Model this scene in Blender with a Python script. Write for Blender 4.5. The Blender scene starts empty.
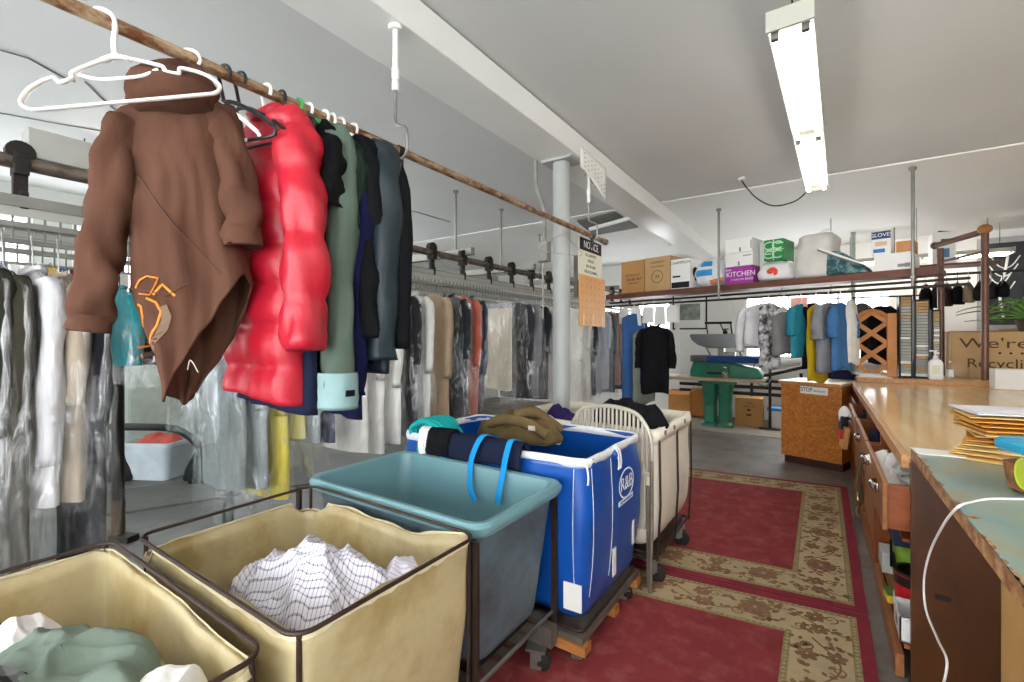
import bpy, math, random
from mathutils import Vector, Matrix, noise
PI = math.pi
SC = bpy.context.scene
COL = SC.collection
# ---------------------------------------------------------------- survey of the room
FPX, HORIZ, CAMH, YAW = 460.0, 338.0, 1.5, math.radians(34)
CT, ST = math.cos(YAW), math.sin(YAW)
def on_z(x, y, z=0.0):
    d = (z-CAMH)*FPX/(HORIZ-y); k = (x-512)/FPX
    return (d*(k*CT-ST), d*(CT+k*ST))
def on_x(x, X):
    k = (x-512)/FPX; d = X/(k*CT-ST); return d*(CT+k*ST)          # Y
def on_xz(x, y, X):
    k = (x-512)/FPX; d = X/(k*CT-ST); return d*(CT+k*ST), CAMH+(HORIZ-y)/FPX*d
def on_y(x, y, Y):
    k = (x-512)/FPX; d = Y/(CT+k*ST); return d*(k*CT-ST), CAMH+(HORIZ-y)/FPX*d
def on_plane(x, y, O, a):
    k = (x-512)/FPX; dx, dy = k*CT-ST, CT+k*ST; ax, ay = math.cos(a), math.sin(a)
    det = dx*(-ay)+ax*dy
    d = (O[0]*(-ay)+ax*O[1])/det
    s = (dx*O[1]-dy*O[0])/det
    return s*-1 if False else ((d*dx-O[0])*ax+(d*dy-O[1])*ay), CAMH+(HORIZ-y)/FPX*d
# ---------------------------------------------------------------- objects
def lin(h):
    h = h.lstrip('#'); v = [int(h[i:i+2], 16)/255 for i in (0, 2, 4)]
    return tuple((c/12.92 if c <= .04045 else ((c+.055)/1.055)**2.4) for c in v)+(1,)
def thing(name, label, cat, loc=(0, 0, 0), rz=0, group=None):
    o = bpy.data.objects.new(name, None); COL.objects.link(o)
    o.location = loc; o.rotation_euler = (0, 0, rz); o.empty_display_size = .05
    o['label'] = label; o['category'] = cat
    if group: o['group'] = group
    return o
def tag(o, label, cat, group=None, kind=None):
    o['label'] = label; o['category'] = cat
    if group: o['group'] = group
    if kind: o['kind'] = kind
    return o
class MB:
    def __init__(s): s.v = []; s.f = []; s.m = []; s.cur = 0
    def add(s, vs, fs):
        b = len(s.v); s.v += [tuple(p) for p in vs]
        for f in fs: s.f.append(tuple(i+b for i in f)); s.m.append(s.cur)
        return s
    def box(s, c, d, rz=0, rx=0, ry=0):
        M = Matrix.Translation(c) @ Matrix.Rotation(rz, 4, 'Z') @ Matrix.Rotation(ry, 4, 'Y') @ Matrix.Rotation(rx, 4, 'X')
        vs = [M @ Vector((sx*d[0]/2, sy*d[1]/2, sz*d[2]/2)) for sz in (-1, 1) for sy in (-1, 1) for sx in (-1, 1)]
        return s.add(vs, [(0, 2, 3, 1), (4, 5, 7, 6), (0, 1, 5, 4), (2, 6, 7, 3), (0, 4, 6, 2), (1, 3, 7, 5)])
    def bx(s, x0, x1, y0, y1, z0, z1):
        return s.box(((x0+x1)/2, (y0+y1)/2, (z0+z1)/2), (abs(x1-x0), abs(y1-y0), abs(z1-z0)))
    def loft(s, loops, closed=True, cap0=False, cap1=False, ring=False):
        n = len(loops[0]); b = len(s.v)
        for L in loops: s.v += [tuple(p) for p in L]
        R = len(loops)
        for i in range(R if ring else R-1):
            i2 = (i+1) % R
            for j in range(n if closed else n-1):
                j2 = (j+1) % n
                s.f.append((b+i*n+j, b+i*n+j2, b+i2*n+j2, b+i2*n+j)); s.m.append(s.cur)
        if cap0: s.f.append(tuple(b+j for j in range(n))[::-1]); s.m.append(s.cur)
        if cap1: s.f.append(tuple(b+(R-1)*n+j for j in range(n))); s.m.append(s.cur)
        return s
    def tube(s, pts, r, seg=8, cap=True, closed=False, flat=1.0, up=None):
        P = [Vector(p) for p in pts]; n = len(P); loops = []
        prev = None
        for i in range(n):
            if closed: t = P[(i+1) % n]-P[i-1]
            else: t = P[min(i+1, n-1)]-P[max(i-1, 0)]
            if t.length < 1e-9: t = Vector((0, 0, 1))
            t.normalize()
            a = Vector(up) if up else (prev if prev is not None else (Vector((0, 0, 1)) if abs(t.z) < .9 else Vector((1, 0, 0))))
            a = a-t*a.dot(t)
            if a.length < 1e-6: a = Vector((1, 0, 0))-t*t.x
            a.normalize(); prev = a; b = t.cross(a)
            rr = r[i] if isinstance(r, (list, tuple)) else r
            ra, rb = rr if isinstance(rr, tuple) else (rr, rr*flat)
            loops.append([P[i]+a*ra*math.cos(q*2*PI/seg)+b*rb*math.sin(q*2*PI/seg) for q in range(seg)])
        return s.loft(loops, True, cap and not closed, cap and not closed, closed)
    def cyl(s, c, r, h, seg=20, axis='Z', r2=None):
        d = {'X': Vector((1, 0, 0)), 'Y': Vector((0, 1, 0)), 'Z': Vector((0, 0, 1))}[axis]
        c = Vector(c); return s.tube([c-d*h/2, c+d*h/2], [r, r if r2 is None else r2], seg)
    def lathe(s, c, prof, seg=24):
        loops = [[(c[0]+r*math.cos(a*2*PI/seg), c[1]+r*math.sin(a*2*PI/seg), c[2]+z) for a in range(seg)] for r, z in prof]
        return s.loft(loops, True, True, True)
    def prism(s, pts, y0, y1, plane='xz'):
        f = (lambda p, y: (p[0], y, p[1])) if plane == 'xz' else ((lambda p, y: (p[0], p[1], y)) if plane == 'xy' else (lambda p, y: (y, p[0], p[1])))
        return s.loft([[f(p, y0) for p in pts], [f(p, y1) for p in pts]], True, True, True)
    def sphere(s, c, r, seg=16, sz=1):
        return s.lathe(c, [(r*math.sin(PI*i/8)+1e-4, -r*sz*math.cos(PI*i/8)) for i in range(9)], seg)
    def build_each(s, name, mat, parent=None, **kw):
        n = len(s.v); p = list(range(n))
        def fd(i):
            while p[i] != i: p[i] = p[p[i]]; i = p[i]
            return i
        for f in s.f:
            for q in f[1:]: p[fd(q)] = fd(f[0])
        g = {}
        for f, m in zip(s.f, s.m): g.setdefault(fd(f[0]), []).append((f, m))
        for fs in g.values():
            ids = sorted({q for f, _ in fs for q in f}); mp = {q: i for i, q in enumerate(ids)}
            b = MB(); b.v = [s.v[q] for q in ids]; b.f = [tuple(mp[q] for q in f) for f, _ in fs]; b.m = [m for _, m in fs]
            b.build(name, mat, parent, **kw)
    def build(s, name, mat, parent=None, smooth=False, bevel=0, sub=0, loc=None, rz=None, solid=0):
        me = bpy.data.meshes.new(name); me.from_pydata(s.v, [], s.f)
        ms = mat if isinstance(mat, list) else [mat]
        for m in ms: me.materials.append(m)
        if len(ms) > 1: me.polygons.foreach_set('material_index', s.m)
        import bmesh
        bm = bmesh.new(); bm.from_mesh(me); bmesh.ops.recalc_face_normals(bm, faces=bm.faces); bm.to_mesh(me); bm.free()
        if smooth:
            me.polygons.foreach_set('use_smooth', [True]*len(me.polygons))
            if smooth != 'all':
                try: me.set_sharp_from_angle(angle=math.radians(40))
                except Exception: pass
        me.update()
        o = bpy.data.objects.new(name, me); COL.objects.link(o)
        if parent: o.parent = parent
        if loc: o.location = loc
        if rz is not None: o.rotation_euler = (0, 0, rz)
        if solid:
            q = o.modifiers.new('s', 'SOLIDIFY'); q.thickness = solid; q.offset = 0
        if bevel:
            q = o.modifiers.new('b', 'BEVEL'); q.width = bevel; q.segments = 2; q.limit_method = 'ANGLE'; q.angle_limit = .6
        if sub:
            q = o.modifiers.new('ss', 'SUBSURF'); q.levels = sub; q.render_levels = sub
        return o
def struct(o): o['kind'] = 'structure'; return o
def text(name, body, size, loc, rot, mat, parent, ext=.0006, align='CENTER', sx=1.0):
    c = bpy.data.curves.new(name, 'FONT'); c.body = body; c.size = size; c.extrude = ext
    c.align_x = align; c.align_y = 'CENTER'; c.materials.append(mat)
    t = bpy.data.objects.new(name, c); COL.objects.link(t)
    bpy.context.view_layer.update()
    me = bpy.data.meshes.new_from_object(t.evaluated_get(bpy.context.evaluated_depsgraph_get()))
    bpy.data.objects.remove(t); bpy.data.curves.remove(c); me.name = name
    o = bpy.data.objects.new(name, me); COL.objects.link(o); o.parent = parent
    o.location = loc; o.rotation_euler = rot; o.scale = (sx, 1, 1)
    return o
FACE_NY = (PI/2, 0, 0)          # reads when looked at along +y
FACE_PX = (PI/2, 0, PI/2)       # reads when looked at along -x
def nz(x, y, z): return noise.noise(Vector((x, y, z)))
def lerp(a, b, t): return a+(b-a)*t
def curve(pts, v):
    """piecewise smooth interpolation of [(v, value)]"""
    if v <= pts[0][0]: return pts[0][1]
    for (a, p), (b, q) in zip(pts, pts[1:]):
        if v <= b:
            t = (v-a)/(b-a); t = t*t*(3-2*t)*.5+t*.5
            return p+(q-p)*t
    return pts[-1][1]
def smooth_path(pts, n=6):
    P = [Vector(p) for p in pts]; out = []
    for i in range(len(P)-1):
        p0, p1, p2, p3 = P[max(i-1, 0)], P[i], P[i+1], P[min(i+2, len(P)-1)]
        for j in range(n):
            t = j/n
            out.append(.5*((2*p1)+(p2-p0)*t+(2*p0-5*p1+4*p2-p3)*t*t+(3*p1-p0-3*p2+p3)*t**3))
    out.append(P[-1]); return out
# ---------------------------------------------------------------- materials
def mat(name, col, rough=.6, metal=0, var=.12, scale=6, bump=0, bscale=30, dirt=None, dscale=4, damt=.5, spec=.4, stretch=(1, 1, 1), detail=4):
    m = bpy.data.materials.new(name); m.use_nodes = True; t = m.node_tree; n = t.nodes; l = t.links
    p = n['Principled BSDF']; p.inputs['Roughness'].default_value = rough; p.inputs['Metallic'].default_value = metal
    p.inputs['Specular IOR Level'].default_value = spec
    c = lin(col)
    tc = n.new('ShaderNodeTexCoord'); mp = n.new('ShaderNodeMapping'); mp.inputs['Scale'].default_value = stretch
    l.new(tc.outputs['Object'], mp.inputs[0])
    nt = n.new('ShaderNodeTexNoise'); nt.inputs['Scale'].default_value = scale; nt.inputs['Detail'].default_value = detail
    l.new(mp.outputs[0], nt.inputs['Vector'])
    cr = n.new('ShaderNodeValToRGB'); cr.color_ramp.elements[0].position = .3; cr.color_ramp.elements[1].position = .7
    cr.color_ramp.elements[0].color = tuple(max(0, x*(1-var)) for x in c[:3])+(1,)
    cr.color_ramp.elements[1].color = tuple(min(1, x*(1+var)) for x in c[:3])+(1,)
    l.new(nt.outputs['Fac'], cr.inputs[0]); out = cr.outputs[0]
    if dirt:
        n2 = n.new('ShaderNodeTexNoise'); n2.inputs['Scale'].default_value = dscale; n2.inputs['Detail'].default_value = 7
        n2.inputs['Roughness'].default_value = .65
        l.new(mp.outputs[0], n2.inputs['Vector'])
        r2 = n.new('ShaderNodeValToRGB'); r2.color_ramp.elements[0].position = 1-damt-.12; r2.color_ramp.elements[1].position = min(1, 1-damt+.1)
        l.new(n2.outputs['Fac'], r2.inputs[0])
        mx = n.new('ShaderNodeMix'); mx.data_type = 'RGBA'; l.new(r2.outputs[0], mx.inputs[0]); l.new(out, mx.inputs[6]); mx.inputs[7].default_value = lin(dirt)
        out = mx.outputs[2]
    l.new(out, p.inputs['Base Color'])
    if bump:
        nb = n.new('ShaderNodeTexNoise'); nb.inputs['Scale'].default_value = bscale; nb.inputs['Detail'].default_value = 3
        l.new(mp.outputs[0], nb.inputs['Vector'])
        b = n.new('ShaderNodeBump'); b.inputs['Strength'].default_value = bump; b.inputs['Distance'].default_value = .01
        l.new(nb.outputs['Fac'], b.inputs['Height']); l.new(b.outputs[0], p.inputs['Normal'])
    return m
def fabric(name, col, var=.1, bump=.5, bscale=9, rough=.9, fold=(1, 1, .33)):
    m = mat(name, col, rough, 0, var, 9, 0, spec=.12); t = m.node_tree; n = t.nodes; l = t.links; p = n['Principled BSDF']
    tc = n.new('ShaderNodeTexCoord'); mp = n.new('ShaderNodeMapping'); mp.inputs['Scale'].default_value = fold; l.new(tc.outputs['Object'], mp.inputs[0])
    prev = None
    for sc_, dist, st, dt in ((bscale, .022, bump, 2), (bscale*3.2, .006, bump*.8, 2), (420, .0008, .25, 0)):
        nn = n.new('ShaderNodeTexNoise'); nn.inputs['Scale'].default_value = sc_; nn.inputs['Detail'].default_value = dt; nn.inputs['Distortion'].default_value = .6
        l.new(mp.outputs[0], nn.inputs['Vector'])
        b = n.new('ShaderNodeBump'); b.inputs['Strength'].default_value = st; b.inputs['Distance'].default_value = dist
        l.new(nn.outputs['Fac'], b.inputs['Height'])
        if prev: l.new(prev, b.inputs['Normal'])
        prev = b.outputs[0]
    l.new(prev, p.inputs['Normal']); return m
def emit(name, col, s):
    m = bpy.data.materials.new(name); m.use_nodes = True; t = m.node_tree; t.nodes.clear()
    o = t.nodes.new('ShaderNodeOutputMaterial'); e = t.nodes.new('ShaderNodeEmission'); e.inputs[0].default_value = lin(col); e.inputs[1].default_value = s
    t.links.new(e.outputs[0], o.inputs[0]); return m
def film(name, lo=.12, hi=.5, col='#f2f4f4', scale=9, rough=.18, bump=.7, milk=.3):
    m = bpy.data.materials.new(name); m.use_nodes = True; t = m.node_tree; n = t.nodes; l = t.links; n.clear()
    o = n.new('ShaderNodeOutputMaterial'); tr = n.new('ShaderNodeBsdfTransparent'); p = n.new('ShaderNodeMixShader'); p.inputs[0].default_value = milk
    df = n.new('ShaderNodeBsdfDiffuse'); df.inputs[0].default_value = lin(col); gl = n.new('ShaderNodeBsdfGlossy'); gl.inputs[0].default_value = lin(col); gl.inputs['Roughness'].default_value = rough
    l.new(gl.outputs[0], p.inputs[1]); l.new(df.outputs[0], p.inputs[2])
    mx = n.new('ShaderNodeMixShader'); tc = n.new('ShaderNodeTexCoord'); mp = n.new('ShaderNodeMapping'); mp.inputs['Scale'].default_value = (1, 1, .3)
    nt = n.new('ShaderNodeTexNoise'); nt.inputs['Scale'].default_value = scale; nt.inputs['Detail'].default_value = 5; nt.inputs['Distortion'].default_value = 1.5
    l.new(tc.outputs['Object'], mp.inputs[0]); l.new(mp.outputs[0], nt.inputs['Vector'])
    mr = n.new('ShaderNodeMapRange'); mr.inputs[1].default_value = .46; mr.inputs[2].default_value = .72; mr.inputs[3].default_value = lo; mr.inputs[4].default_value = hi
    l.new(nt.outputs['Fac'], mr.inputs[0]); l.new(mr.outputs[0], mx.inputs[0])
    b = n.new('ShaderNodeBump'); b.inputs['Strength'].default_value = bump; b.inputs['Distance'].default_value = .02
    l.new(nt.outputs['Fac'], b.inputs['Height']); l.new(b.outputs[0], gl.inputs['Normal'])
    l.new(tr.outputs[0], mx.inputs[1]); l.new(p.outputs[0], mx.inputs[2]); l.new(mx.outputs[0], o.inputs[0]); return m
def checks(name, base, line, n_=70, axes=(0, 1, 2), width=.22, rot=(0, 0, 0)):
    m = mat(name, base, .9, var=.05); t = m.node_tree; n = t.nodes; l = t.links; p = n['Principled BSDF']
    src = p.inputs['Base Color'].links[0].from_socket
    tc = n.new('ShaderNodeTexCoord'); mp = n.new('ShaderNodeMapping'); mp.inputs['Rotation'].default_value = rot
    l.new(tc.outputs['Object'], mp.inputs[0]); sp = n.new('ShaderNodeSeparateXYZ'); l.new(mp.outputs[0], sp.inputs[0])
    fac = None
    for a in axes:
        q = n.new('ShaderNodeMath'); q.operation = 'MULTIPLY'; q.inputs[1].default_value = n_; l.new(sp.outputs[a], q.inputs[0])
        w = n.new('ShaderNodeMath'); w.operation = 'FRACT'; l.new(q.outputs[0], w.inputs[0])
        g = n.new('ShaderNodeMath'); g.operation = 'LESS_THAN'; g.inputs[1].default_value = width; l.new(w.outputs[0], g.inputs[0])
        if fac is None: fac = g.outputs[0]
        else:
            z = n.new('ShaderNodeMath'); z.operation = 'ADD'; l.new(fac, z.inputs[0]); l.new(g.outputs[0], z.inputs[1]); fac = z.outputs[0]
    s = n.new('ShaderNodeMath'); s.operation = 'MULTIPLY'; s.inputs[1].default_value = .5; l.new(fac, s.inputs[0])
    mx = n.new('ShaderNodeMix'); mx.data_type = 'RGBA'; l.new(s.outputs[0], mx.inputs[0]); l.new(src, mx.inputs[6]); mx.inputs[7].default_value = lin(line)
    l.new(mx.outputs[2], p.inputs['Base Color']); return m
def osb(name, a, b, scale=55):
    m = mat(name, a, .4, spec=.5); t = m.node_tree; n = t.nodes; l = t.links; p = n['Principled BSDF']
    tc = n.new('ShaderNodeTexCoord'); v = n.new('ShaderNodeTexVoronoi'); v.inputs['Scale'].default_value = scale
    l.new(tc.outputs['Object'], v.inputs['Vector'])
    nn = n.new('ShaderNodeTexNoise'); nn.inputs['Scale'].default_value = 6; nn.inputs['Detail'].default_value = 6; l.new(tc.outputs['Object'], nn.inputs['Vector'])
    sp = n.new('ShaderNodeSeparateColor'); l.new(v.outputs['Color'], sp.inputs[0])
    ad = n.new('ShaderNodeMix'); ad.data_type = 'FLOAT'; ad.inputs[0].default_value = .5; l.new(sp.outputs[0], ad.inputs[2]); l.new(nn.outputs['Fac'], ad.inputs[3])
    mx = n.new('ShaderNodeMix'); mx.data_type = 'RGBA'; l.new(ad.outputs[0], mx.inputs[0]); mx.inputs[6].default_value = lin(a); mx.inputs[7].default_value = lin(b)
    l.new(mx.outputs[2], p.inputs['Base Color']); return m
def wood(name, a, b, scale=3, stretch=(1, 12, 12), rough=.45):
    m = mat(name, a, rough, spec=.4); t = m.node_tree; n = t.nodes; l = t.links; p = n['Principled BSDF']
    tc = n.new('ShaderNodeTexCoord'); mp = n.new('ShaderNodeMapping'); mp.inputs['Scale'].default_value = stretch; l.new(tc.outputs['Object'], mp.inputs[0])
    nn = n.new('ShaderNodeTexNoise'); nn.inputs['Scale'].default_value = scale; nn.inputs['Detail'].default_value = 6; nn.inputs['Distortion'].default_value = .8
    l.new(mp.outputs[0], nn.inputs['Vector'])
    cr = n.new('ShaderNodeValToRGB'); cr.color_ramp.elements[0].position = .32; cr.color_ramp.elements[1].position = .68
    cr.color_ramp.elements[0].color = lin(a); cr.color_ramp.elements[1].color = lin(b)
    l.new(nn.outputs['Fac'], cr.inputs[0]); l.new(cr.outputs[0], p.inputs['Base Color']); return m
EXPO, WORLD = 0.55, 7.0
m_white = mat('white paint', '#e8e7e3', .6, var=.03, scale=2)
m_ceil = mat('near ceiling shaded grey', '#d2d3d2', .75, var=.05, scale=.7, bump=.1, bscale=4)  # near ceiling greyer: its dimmer light is put into the colour
m_ceil2 = mat('far ceiling lit white', '#e9e8e4', .7, var=.03, scale=.8)  # far ceiling whiter: its brighter light is put into the colour
m_beam = mat('beam paint', '#e6e6e2', .35, var=.03, scale=1.5, bump=.08, bscale=6)
m_wall = mat('wall paint', '#e6e5e1', .7, var=.03, scale=1)
m_wallgrey = mat('grey wall paint', '#b9bdb9', .7, var=.06, scale=1.5)
m_floor = mat('worn vinyl floor', '#7b726a', .55, var=.12, scale=1.5, bump=.05, dirt='#5d554e', dscale=3, damt=.45)
m_matdark = mat('rubber mat', '#4b4c49', .8, var=.15, scale=12)
m_steel = mat('galvanised steel', '#8d8c86', .4, .8, var=.15, scale=9)
m_greymetal = mat('grey painted metal', '#85857f', .45, .3, var=.12, scale=8)
m_darkmetal = mat('dark metal', '#3a3431', .45, .6, var=.2, scale=10)
m_brownpipe = mat('bronze pipe', '#776c60', .4, .5, var=.18, scale=10, dirt='#4a3f37', dscale=12, damt=.45)
m_rust = mat('rusty pipe', '#b49b7d', .5, .3, var=.2, scale=18, dirt='#6e4022', dscale=26, damt=.5, bump=.3, bscale=60, stretch=(1, .5, 1))
m_blackmetal = mat('black metal', '#26221f', .5, .4, var=.2)
m_rackmetal = mat('rusty dark wire', '#3b2c25', .5, .4, var=.25, scale=20)
m_chrome = mat('chrome', '#c9c8c4', .18, 1, var=.03)
m_plastic_w = mat('white plastic', '#eeeeec', .3, var=.02)
m_plastic_k = mat('black plastic', '#1d1d1f', .35, var=.05)
m_plastic_g = mat('green plastic', '#2fa14b', .3, var=.03)
m_wire = mat('hanger wire', '#a8aaa6', .3, .8, var=.05)
m_reflector = mat('strip light enamel', '#b4b1a6', .5, var=.02)
m_tube = emit('lit tube', '#fbf6ee', 11)
m_tube_fill = emit('added fill tube', '#fbf6ee', 34)  # stronger tubes for the strip lights added to brighten the room
m_tube2 = emit('far lit tube', '#fbf6ee', 22)
m_colp = mat('column paint', '#a6a8a5', .4, var=.05, scale=3)
m_paper = mat('white paper', '#ecebe6', .8, var=.03)
m_ink = mat('black ink', '#1c1c1c', .8, var=.02)
m_ink2 = mat('faint ink', '#8d8d88', .8, var=.02)
m_inkbrown = mat('brown ink', '#4d3a22', .8, var=.02)
m_card = mat('cardboard', '#b98a55', .85, var=.07, scale=5)
m_card2 = mat('tan cardboard', '#bd9a6c', .85, var=.06, scale=5)
m_card3 = mat('orange cardboard', '#c98f4f', .85, var=.07, scale=5)
m_tape = mat('packing tape', '#a67c45', .3, var=.05)
m_vinyl = mat('yellowed vinyl', '#b8a982', .38, var=.1, scale=3, dirt='#988251', dscale=3.2, damt=.46, bump=.25, bscale=9, spec=.5)
m_vinyledge = mat('frayed vinyl edge', '#d6caa6', .5, var=.1, scale=20)
m_tub = mat('teal polyethylene', '#6b949b', .35, var=.06, scale=3, spec=.5, bump=.04, bscale=20)
m_tubdirty = mat('grimy teal polyethylene', '#5c7079', .45, var=.1, scale=4, dirt='#474c51', dscale=3.5, damt=.48)
m_bluev = mat('blue vinyl', '#0b4da2', .3, var=.1, scale=4, bump=.3, bscale=7, spec=.6)
m_bluedark = mat('inner blue vinyl', '#115aad', .45, var=.08, scale=4)
m_whitetrim = mat('white webbing', '#e9eaec', .6, var=.06, scale=30)
m_canvas = mat('natural canvas', '#ebe1d1', .85, var=.05, scale=6, bump=.25, bscale=8)
m_platform = wood('platform wood', '#8a5426', '#b9793d', 4, (1, 8, 8), .6)
m_platgrime = mat('grimy slats', '#5a5148', .8, var=.3, scale=14)
m_rubber = mat('black rubber', '#1e1c1b', .7, var=.1)
m_film = film('clear garment film', .05, .26, '#ffffff', 15, .26, .9, .4)
m_filmthick = film('shiny garment film', .05, .46, '#ffffff', 20, .18, 1.0, .3)
m_filmgrey = film('grey garment film', .12, .55, '#c9cfd0', 10, .15, 1.0, .4)
m_counter = wood('varnished counter top', '#e8bc7c', '#f5d4a0', 1.6, (6, .6, 2), .16)
m_counteredge = wood('counter edging', '#b07a45', '#cf9a62', 4, (8, 1, 8), .35)
m_cab = wood('reddish cabinet wood', '#743716', '#934d24', 3, (8, 8, 1.2), .35)
m_cabface = wood('drawer front wood', '#8c552f', '#a66c42', 3, (8, 1.2, 8), .4)
m_drawer = wood('drawer box wood', '#84401a', '#a15726', 3, (2, 2, 8), .4)
m_dark_panel = wood('dark stained panel', '#3f230f', '#583013', 2.2, (3, 3, 1), .3)
m_osb = osb('orange particle board', '#9c4a0f', '#d78e38', 45)
m_cream = mat('cream laminate', '#dccaa6', .4, var=.04)
m_tabletop = mat('worn teal table paint', '#7e9c99', .4, var=.14, scale=5, dirt='#8f9079', dscale=5, damt=.49)
m_tableedge = mat('chipped table edge', '#8c5a34', .6, var=.25, scale=30, dirt='#c9a274', dscale=18, damt=.45)
m_shelfwood = wood('reddish shelf board', '#5a3024', '#70422f', 3, (1, 8, 8), .5)
m_lattice = mat('orange lattice wood', '#c5803f', .5, var=.1, scale=8)
m_postwood = mat('brown tube post', '#6d4a3a', .35, .2, var=.12, scale=8)
m_knobwood = mat('wooden ball', '#a56b32', .35, var=.1)
m_green = mat('press green enamel', '#1f7a5c', .35, var=.12, scale=6, dirt='#3a5f50', dscale=5, damt=.42)
m_pressgrey = mat('press head grey', '#7d807f', .35, .4, var=.06)
m_pressblue = fabric('press pad blue', '#34548f')
m_pressdark = fabric('press pad grey', '#6a6d70')
m_glass = film('clear glass', .06, .1, '#ffffff', 1, .05, 0, .0)
m_pane = film('window glass', .05, .08, '#ffffff', .5, .02, 0, .0)
# ---------------------------------------------------------------- camera, world
cam = bpy.data.objects.new('camera', bpy.data.cameras.new('camera')); COL.objects.link(cam)
cam.data.sensor_width = 36; cam.data.lens = FPX/1024*36; cam.location = (0, 0, CAMH)
cam.rotation_euler = (PI/2, 0, YAW); cam.data.shift_y = -3/1024; cam.data.clip_start = .05
SC.camera = cam
SC.view_settings.view_transform = 'Standard'; SC.view_settings.look = 'None'
SC.view_settings.exposure = EXPO; SC.view_settings.gamma = 1; SC.view_settings.use_curve_mapping = False
w = bpy.data.worlds.new('daylight'); SC.world = w; w.use_nodes = True
w.node_tree.nodes['Background'].inputs[0].default_value = (.93, .97, 1, 1); w.node_tree.nodes['Background'].inputs[1].default_value = WORLD
SC.cycles.use_denoising = True
SC.cycles.max_bounces = 10; SC.cycles.diffuse_bounces = 6; SC.cycles.transparent_max_bounces = 40
# ---------------------------------------------------------------- shell
XL, XR, YF, YB, HC, YC = -6.9, 4.2, -3.0, 9.6, 3.1, 5.46
struct(MB().bx(XL-.1, XR+.1, YF-.1, YB+.1, -.1, 0).build('floor', m_floor))
struct(MB().bx(XL-.1, XR+.1, YF-.1, YC, HC, HC+.12).build('ceiling', m_ceil))
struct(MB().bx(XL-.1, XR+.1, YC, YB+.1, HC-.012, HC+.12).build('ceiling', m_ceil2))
struct(MB().bx(-1.89, -1.565, YF, YB, 2.916, HC-.013).build('ceiling_beam', m_beam, bevel=.006))
struct(MB().bx(XL, -2.35, YF, 5.2, .0005, .004).build('floor', mat('dark left floor', '#484a48', .5, var=.15, scale=1.5, dirt='#5f605c', dscale=2.5, damt=.42)))  # left part of the floor in a darker mottled tone
# back wall with two window openings
def wall_holes(name, axis, pos, thick, a0, a1, holes, m):
    b = MB(); xs = sorted({a0, a1, *[h[0] for h in holes], *[h[1] for h in holes]})
    for p, q in zip(xs, xs[1:]):
        hs = sorted([h for h in holes if h[0] <= p+1e-6 and h[1] >= q-1e-6], key=lambda h: h[2]); z = 0
        for h in hs+[(0, 0, HC, HC)]:
            if h[2] > z+1e-6:
                if axis == 'y': b.bx(p, q, pos, pos+thick, z, h[2])
                else: b.bx(pos, pos+thick, p, q, z, h[2])
            z = h[3]
    return struct(b.build(name, m))
WB = [(-1.22, .95, 1.12, 2.3), (-4.2, -2.55, 1.15, 2.25)]  # first opening widened to brighten the wall behind the hanging clothes
wall_holes('wall_back', 'y', YB, .15, XL, XR, WB, m_wall)
WL = [(-.6, 1.2, 1.75, 2.8), (1.5, 3.3, 1.75, 2.8), (3.6, 5.4, 1.75, 2.8)]
wall_holes('wall_left', 'x', XL-.15, .15, YF, YB, WL, m_wallgrey)
struct(MB().bx(XR, XR+.12, YF, YB, 0, HC).build('wall_right', m_wall))
# storefront behind the photographer: low wall, piers, header with big windows
WF = [(-6.4, -3.9, .5, 2.8), (-3.6, -1.1, .5, 2.8), (-.8, 1.5, .3, 2.8), (1.8, 4.0, .5, 2.8)]
wall_holes('wall_front', 'y', YF-.15, .15, XL, XR, WF, m_wall)
def window(n, axis, pos, h, nv, nh):
    b = MB(); a0, a1, z0, z1 = h; t = .05
    def bar(p0, p1, q0, q1):
        if axis == 'y': b.bx(p0, p1, pos-.03, pos+.05, q0, q1)
        else: b.bx(pos-.05, pos+.03, p0, p1, q0, q1)
    bar(a0, a0+t, z0, z1); bar(a1-t, a1, z0, z1); bar(a0+t, a1-t, z0, z0+t); bar(a0+t, a1-t, z1-t, z1)
    for i in range(1, nv): x = lerp(a0, a1, i/nv); bar(x-.014, x+.014, z0+t, z1-t)
    for i in range(1, nh): z = lerp(z0, z1, i/nh); bar(a0+t, a1-t, z-.012, z+.012)
    fr = struct(b.build('window_%d' % n, m_white))
    g = MB()
    if axis == 'y': g.bx(a0+t, a1-t, pos+.008, pos+.014, z0+t, z1-t)
    else: g.bx(pos-.014, pos-.008, a0+t, a1-t, z0+t, z1-t)
    g.build('pane', m_pane, fr)
    return fr
k = 1
for h in WB: window(k, 'y', YB+.04, h, 3, 2); k += 1
for h in WL: window(k, 'x', XL-.04, h, 4, 3); k += 1
for h in WF: window(k, 'y', YF-.06, h, 1, 1); k += 1
struct(MB().bx(XL, XR, YB-.02, YB, 0, .1).build('baseboard_back', m_white))
struct(MB().bx(-1.3, 1.03, YB-.05, YB, 1.06, 1.12).build('trim_1', m_white))     # window sill
# ceiling seam batten where the two ceilings meet
struct(MB().bx(-1.56, XR, YC-.012, YC+.012, HC-.016, HC-.001).build('trim_2', m_ceil2))
# grey door on the back wall
d = MB(); d.bx(-2.38, -1.48, YB-.035, YB-.001, .0, 2.32)
door = struct(d.build('door_1', m_wall, bevel=.004))
MB().bx(-2.46, -2.38, YB-.05, YB-.001, 0, 2.4).bx(-1.48, -1.40, YB-.05, YB-.001, 0, 2.4).bx(-2.38, -1.48, YB-.05, YB-.001, 2.32, 2.4).build('door_frame', m_white, door)
MB().sphere((-1.56, YB-.08, 1.0), .03).cyl((-1.56, YB-.05, 1.0), .012, .06, 10, 'Y').build('door_knob', m_chrome, door, True)
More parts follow.
